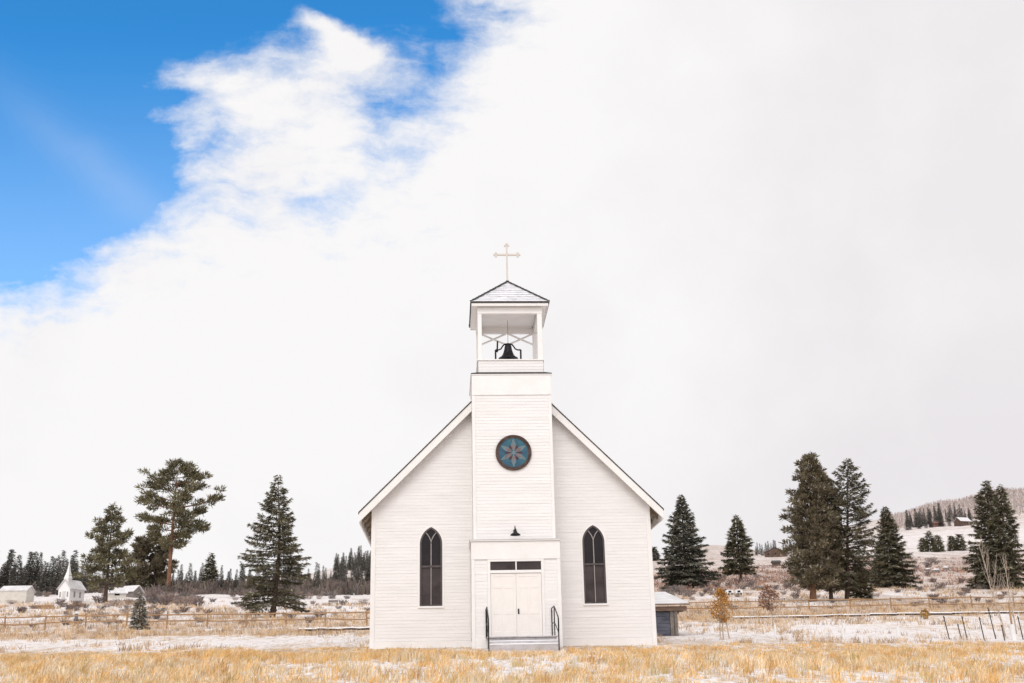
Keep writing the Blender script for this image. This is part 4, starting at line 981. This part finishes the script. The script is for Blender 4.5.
# ================================================================== SKY, SUN, CAMERA
SUN_EL, SUN_AZ = R_(38), R_(193)       # azimuth clockwise from +Y (into the picture): behind the viewer, to the left
def sky():
    w = bpy.data.worlds.new('World'); S.world = w; w.use_nodes = True; nt = w.node_tree; N = nt.nodes; L = nt.links
    bg = N['Background']; bg.inputs['Strength'].default_value = .1
    st = N.new('ShaderNodeTexSky'); st.sky_type = 'NISHITA'; st.sun_disc = False; st.sun_elevation = SUN_EL; st.sun_rotation = SUN_AZ; st.altitude = 2500; st.air_density = 1.0; st.dust_density = .5; st.ozone_density = 2.0
    tc = N.new('ShaderNodeTexCoord'); D = tc.outputs['Generated']
    def val(i, v):
        if isinstance(v, (int, float)): i.default_value = v
        elif isinstance(v, tuple): i.default_value = v
        else: L.new(v, i)
    def vm(op, a, b=None, sc=None):
        k = N.new('ShaderNodeVectorMath'); k.operation = op; val(k.inputs[0], a)
        if b is not None: val(k.inputs[1], b)
        if sc is not None: val(k.inputs['Scale'], sc)
        return k.outputs['Value'] if op in ('DOT_PRODUCT','LENGTH') else k.outputs['Vector']
    def ma(op, a, b=0.0, clamp=False):
        k = N.new('ShaderNodeMath'); k.operation = op; k.use_clamp = clamp; val(k.inputs[0], a); val(k.inputs[1], b); return k.outputs[0]
    def noise(vec, scale, detail, rough=.55):
        k = N.new('ShaderNodeTexNoise'); k.inputs['Scale'].default_value = scale; k.inputs['Detail'].default_value = detail; k.inputs['Roughness'].default_value = rough
        L.new(vec, k.inputs['Vector']); return k
    def smooth(x, a, b):
        k = N.new('ShaderNodeMapRange'); k.interpolation_type = 'SMOOTHSTEP'; val(k.inputs['Value'], x); k.inputs['From Min'].default_value = a; k.inputs['From Max'].default_value = b; return k.outputs[0]
    # sky chart: a tangent plane fixed to the sky at azimuth 3.35 deg, elevation 17.45 deg (units: hundredths of its focal chart)
    f_ = ma('MAXIMUM', vm('DOT_PRODUCT', D, tuple(fw)), .12)
    u = ma('ADD', ma('MULTIPLY', ma('DIVIDE', vm('DOT_PRODUCT', D, tuple(RT)), f_), FPX/100), 5.12)
    v = ma('SUBTRACT', 3.415, ma('MULTIPLY', ma('DIVIDE', vm('DOT_PRODUCT', D, tuple(UP)), f_), FPX/100))
    cx = N.new('ShaderNodeCombineXYZ'); L.new(u, cx.inputs[0]); L.new(v, cx.inputs[1]); uv = cx.outputs[0]
    wn = noise(uv, .9, 6, .6); wv = vm('SCALE', vm('SUBTRACT', wn.outputs['Color'], (.5,.5,.5)), sc=.55)
    uvw = vm('ADD', uv, wv)
    acc = 1.65
    blobs = SKY_BLOBS
    for (bx, by, sx, sy, rot, amp) in blobs:
        mp = N.new('ShaderNodeMapping'); mp.vector_type = 'TEXTURE'; mp.inputs['Location'].default_value = (bx, by, 0); mp.inputs['Rotation'].default_value = (0,0,R_(rot)); mp.inputs['Scale'].default_value = (sx, sy, 1)
        L.new(uvw, mp.inputs['Vector']); sep = N.new('ShaderNodeSeparateXYZ'); L.new(mp.outputs[0], sep.inputs[0])
        q = ma('ADD', ma('MULTIPLY', sep.outputs[0], sep.outputs[0]), ma('MULTIPLY', sep.outputs[1], sep.outputs[1]))
        acc = ma('ADD', acc, ma('MULTIPLY', ma('POWER', .3679, q), amp))
    n1 = noise(uv, 1.25, 9, .6).outputs['Fac']; wm = N.new('ShaderNodeMapping'); wm.inputs['Rotation'].default_value = (0,0,R_(-24)); wm.inputs['Scale'].default_value = (.45,1.35,1); L.new(uvw, wm.inputs['Vector']); n2 = noise(wm.outputs[0], 3.0, 8, .62).outputs['Fac']
    dens = ma('ADD', acc, ma('ADD', ma('MULTIPLY', ma('SUBTRACT', n1, .5), 1.7), ma('MULTIPLY', ma('SUBTRACT', n2, .5), 1.75)))
    mask = smooth(dens, -.2, 1.25)
    ray_ = N.new('ShaderNodeMapping'); ray_.vector_type = 'TEXTURE'; ray_.inputs['Location'].default_value = (1.0,1.75,0); ray_.inputs['Rotation'].default_value = (0,0,R_(42)); ray_.inputs['Scale'].default_value = (1.3,.22,1)
    L.new(uvw, ray_.inputs['Vector']); sp = N.new('ShaderNodeSeparateXYZ'); L.new(ray_.outputs[0], sp.inputs[0])
    streak = ma('POWER', .3679, ma('ADD', ma('MULTIPLY', sp.outputs[0], sp.outputs[0]), ma('MULTIPLY', sp.outputs[1], sp.outputs[1])))
    veil = ma('ADD', ma('MULTIPLY', smooth(v, .2, 3.2), .17), ma('MULTIPLY', streak, .09))
    mask = ma('MAXIMUM', mask, veil)
    # clouds: bright on the left, thicker and greyer to the right and low down
    g = noise(uvw, .42, 6, .55).outputs['Fac']
    grey = ma('ADD', smooth(u, 4.6, 10.5), ma('MULTIPLY', ma('SUBTRACT', g, .5), 2.3), True)
    low = smooth(v, 2.6, 5.6); grey = ma('ADD', ma('MULTIPLY', grey, .75), ma('MULTIPLY', ma('MULTIPLY', low, smooth(u, 3.5, 9.5)), .4), True)
    rp = N.new('ShaderNodeMix'); rp.data_type = 'RGBA'; L.new(grey, rp.inputs[0])
    rp.inputs[6].default_value = tuple(c*CLOUD_L for c in (1.0,.985,.985))+(1,); rp.inputs[7].default_value = tuple(c*CLOUD_L for c in (.86,.83,.855))+(1,)
    # cloud brightness added round the veiled sun, behind the viewer, to light walls
    sdv = (math.sin(SUN_AZ)*math.cos(SUN_EL), math.cos(SUN_AZ)*math.cos(SUN_EL), math.sin(SUN_EL))
    glow = ma('ADD', 1.0, ma('MULTIPLY', smooth(vm('DOT_PRODUCT', D, sdv), .0, 1.0), .66))
    cl_ = vm('SCALE', rp.outputs[2], sc=glow)
    # clear sky deepened a little
    hs = N.new('ShaderNodeHueSaturation'); hs.inputs['Saturation'].default_value = 1.33; hs.inputs['Value'].default_value = BLUE_V; L.new(st.outputs[0], hs.inputs['Color'])
    blue = vm('MULTIPLY', hs.outputs[0], (.88,1.04,.95))
    mx = N.new('ShaderNodeMix'); mx.data_type = 'RGBA'; L.new(mask, mx.inputs[0]); L.new(blue, mx.inputs[6]); L.new(cl_, mx.inputs[7])
    L.new(mx.outputs[2], bg.inputs['Color'])
CLOUD_L, BLUE_V = 7.5, 2.2
SKY_BLOBS = [(.1,.5,1.6,1.8,0,-2.8),(.0,2.1,1.15,.95,10,-1.6),(2.3,-.15,2.3,.55,5,-3.0),(4.2,.75,.55,.75,15,-1.25),(1.2,1.8,.55,.75,-25,-.85),(2.6,1.35,1.7,.9,25,-1.15),
             (2.45,1.35,1.1,.5,25,.58),(2.05,.85,.8,.26,18,.68),(3.3,.35,.65,.16,32,1.5),(3.2,1.5,.7,.4,20,.3),(2.9,2.15,1.3,.15,-5,-.3),(.92,.16,.22,.07,20,1.2),(1.9,2.35,.7,.25,-20,.3),(1.75,.95,.3,.12,10,-.5)]
sky()
sl = bpy.data.lights.new('sun', 'SUN'); sl.energy = .7; sl.angle = R_(26); sl.color = (1.0, .95, .89)
so = link(bpy.data.objects.new('sun', sl))
sd = Vector((math.sin(SUN_AZ)*math.cos(SUN_EL), math.cos(SUN_AZ)*math.cos(SUN_EL), math.sin(SUN_EL)))
so.rotation_euler = sd.to_track_quat('Z', 'Y').to_euler(); so.location = (-20, -40, 40)

cam = bpy.data.cameras.new('camera'); cam.sensor_width = 36; cam.sensor_fit = 'HORIZONTAL'; cam.lens = FPX/1024*36; cam.clip_start = .5; cam.clip_end = 8000
cam.dof.use_dof = True; cam.dof.focus_distance = 41.0; cam.dof.aperture_fstop = 1.8
co = link(bpy.data.objects.new('camera', cam))
mw = Matrix.Identity(4)
for i in range(3):
    mw[i][0], mw[i][1], mw[i][2], mw[i][3] = RT[i], UP[i], -fw[i], CAM[i]
co.matrix_world = mw
S.camera = co
S.render.engine = 'CYCLES'; S.cycles.use_denoising = True; S.cycles.max_bounces = 6; S.cycles.use_adaptive_sampling = True; S.cycles.adaptive_threshold = .015
S.view_settings.view_transform = 'Standard'; S.view_settings.look = 'None'; S.view_settings.exposure = 0.35; S.view_settings.gamma = 1.0; S.view_settings.use_curve_mapping = False
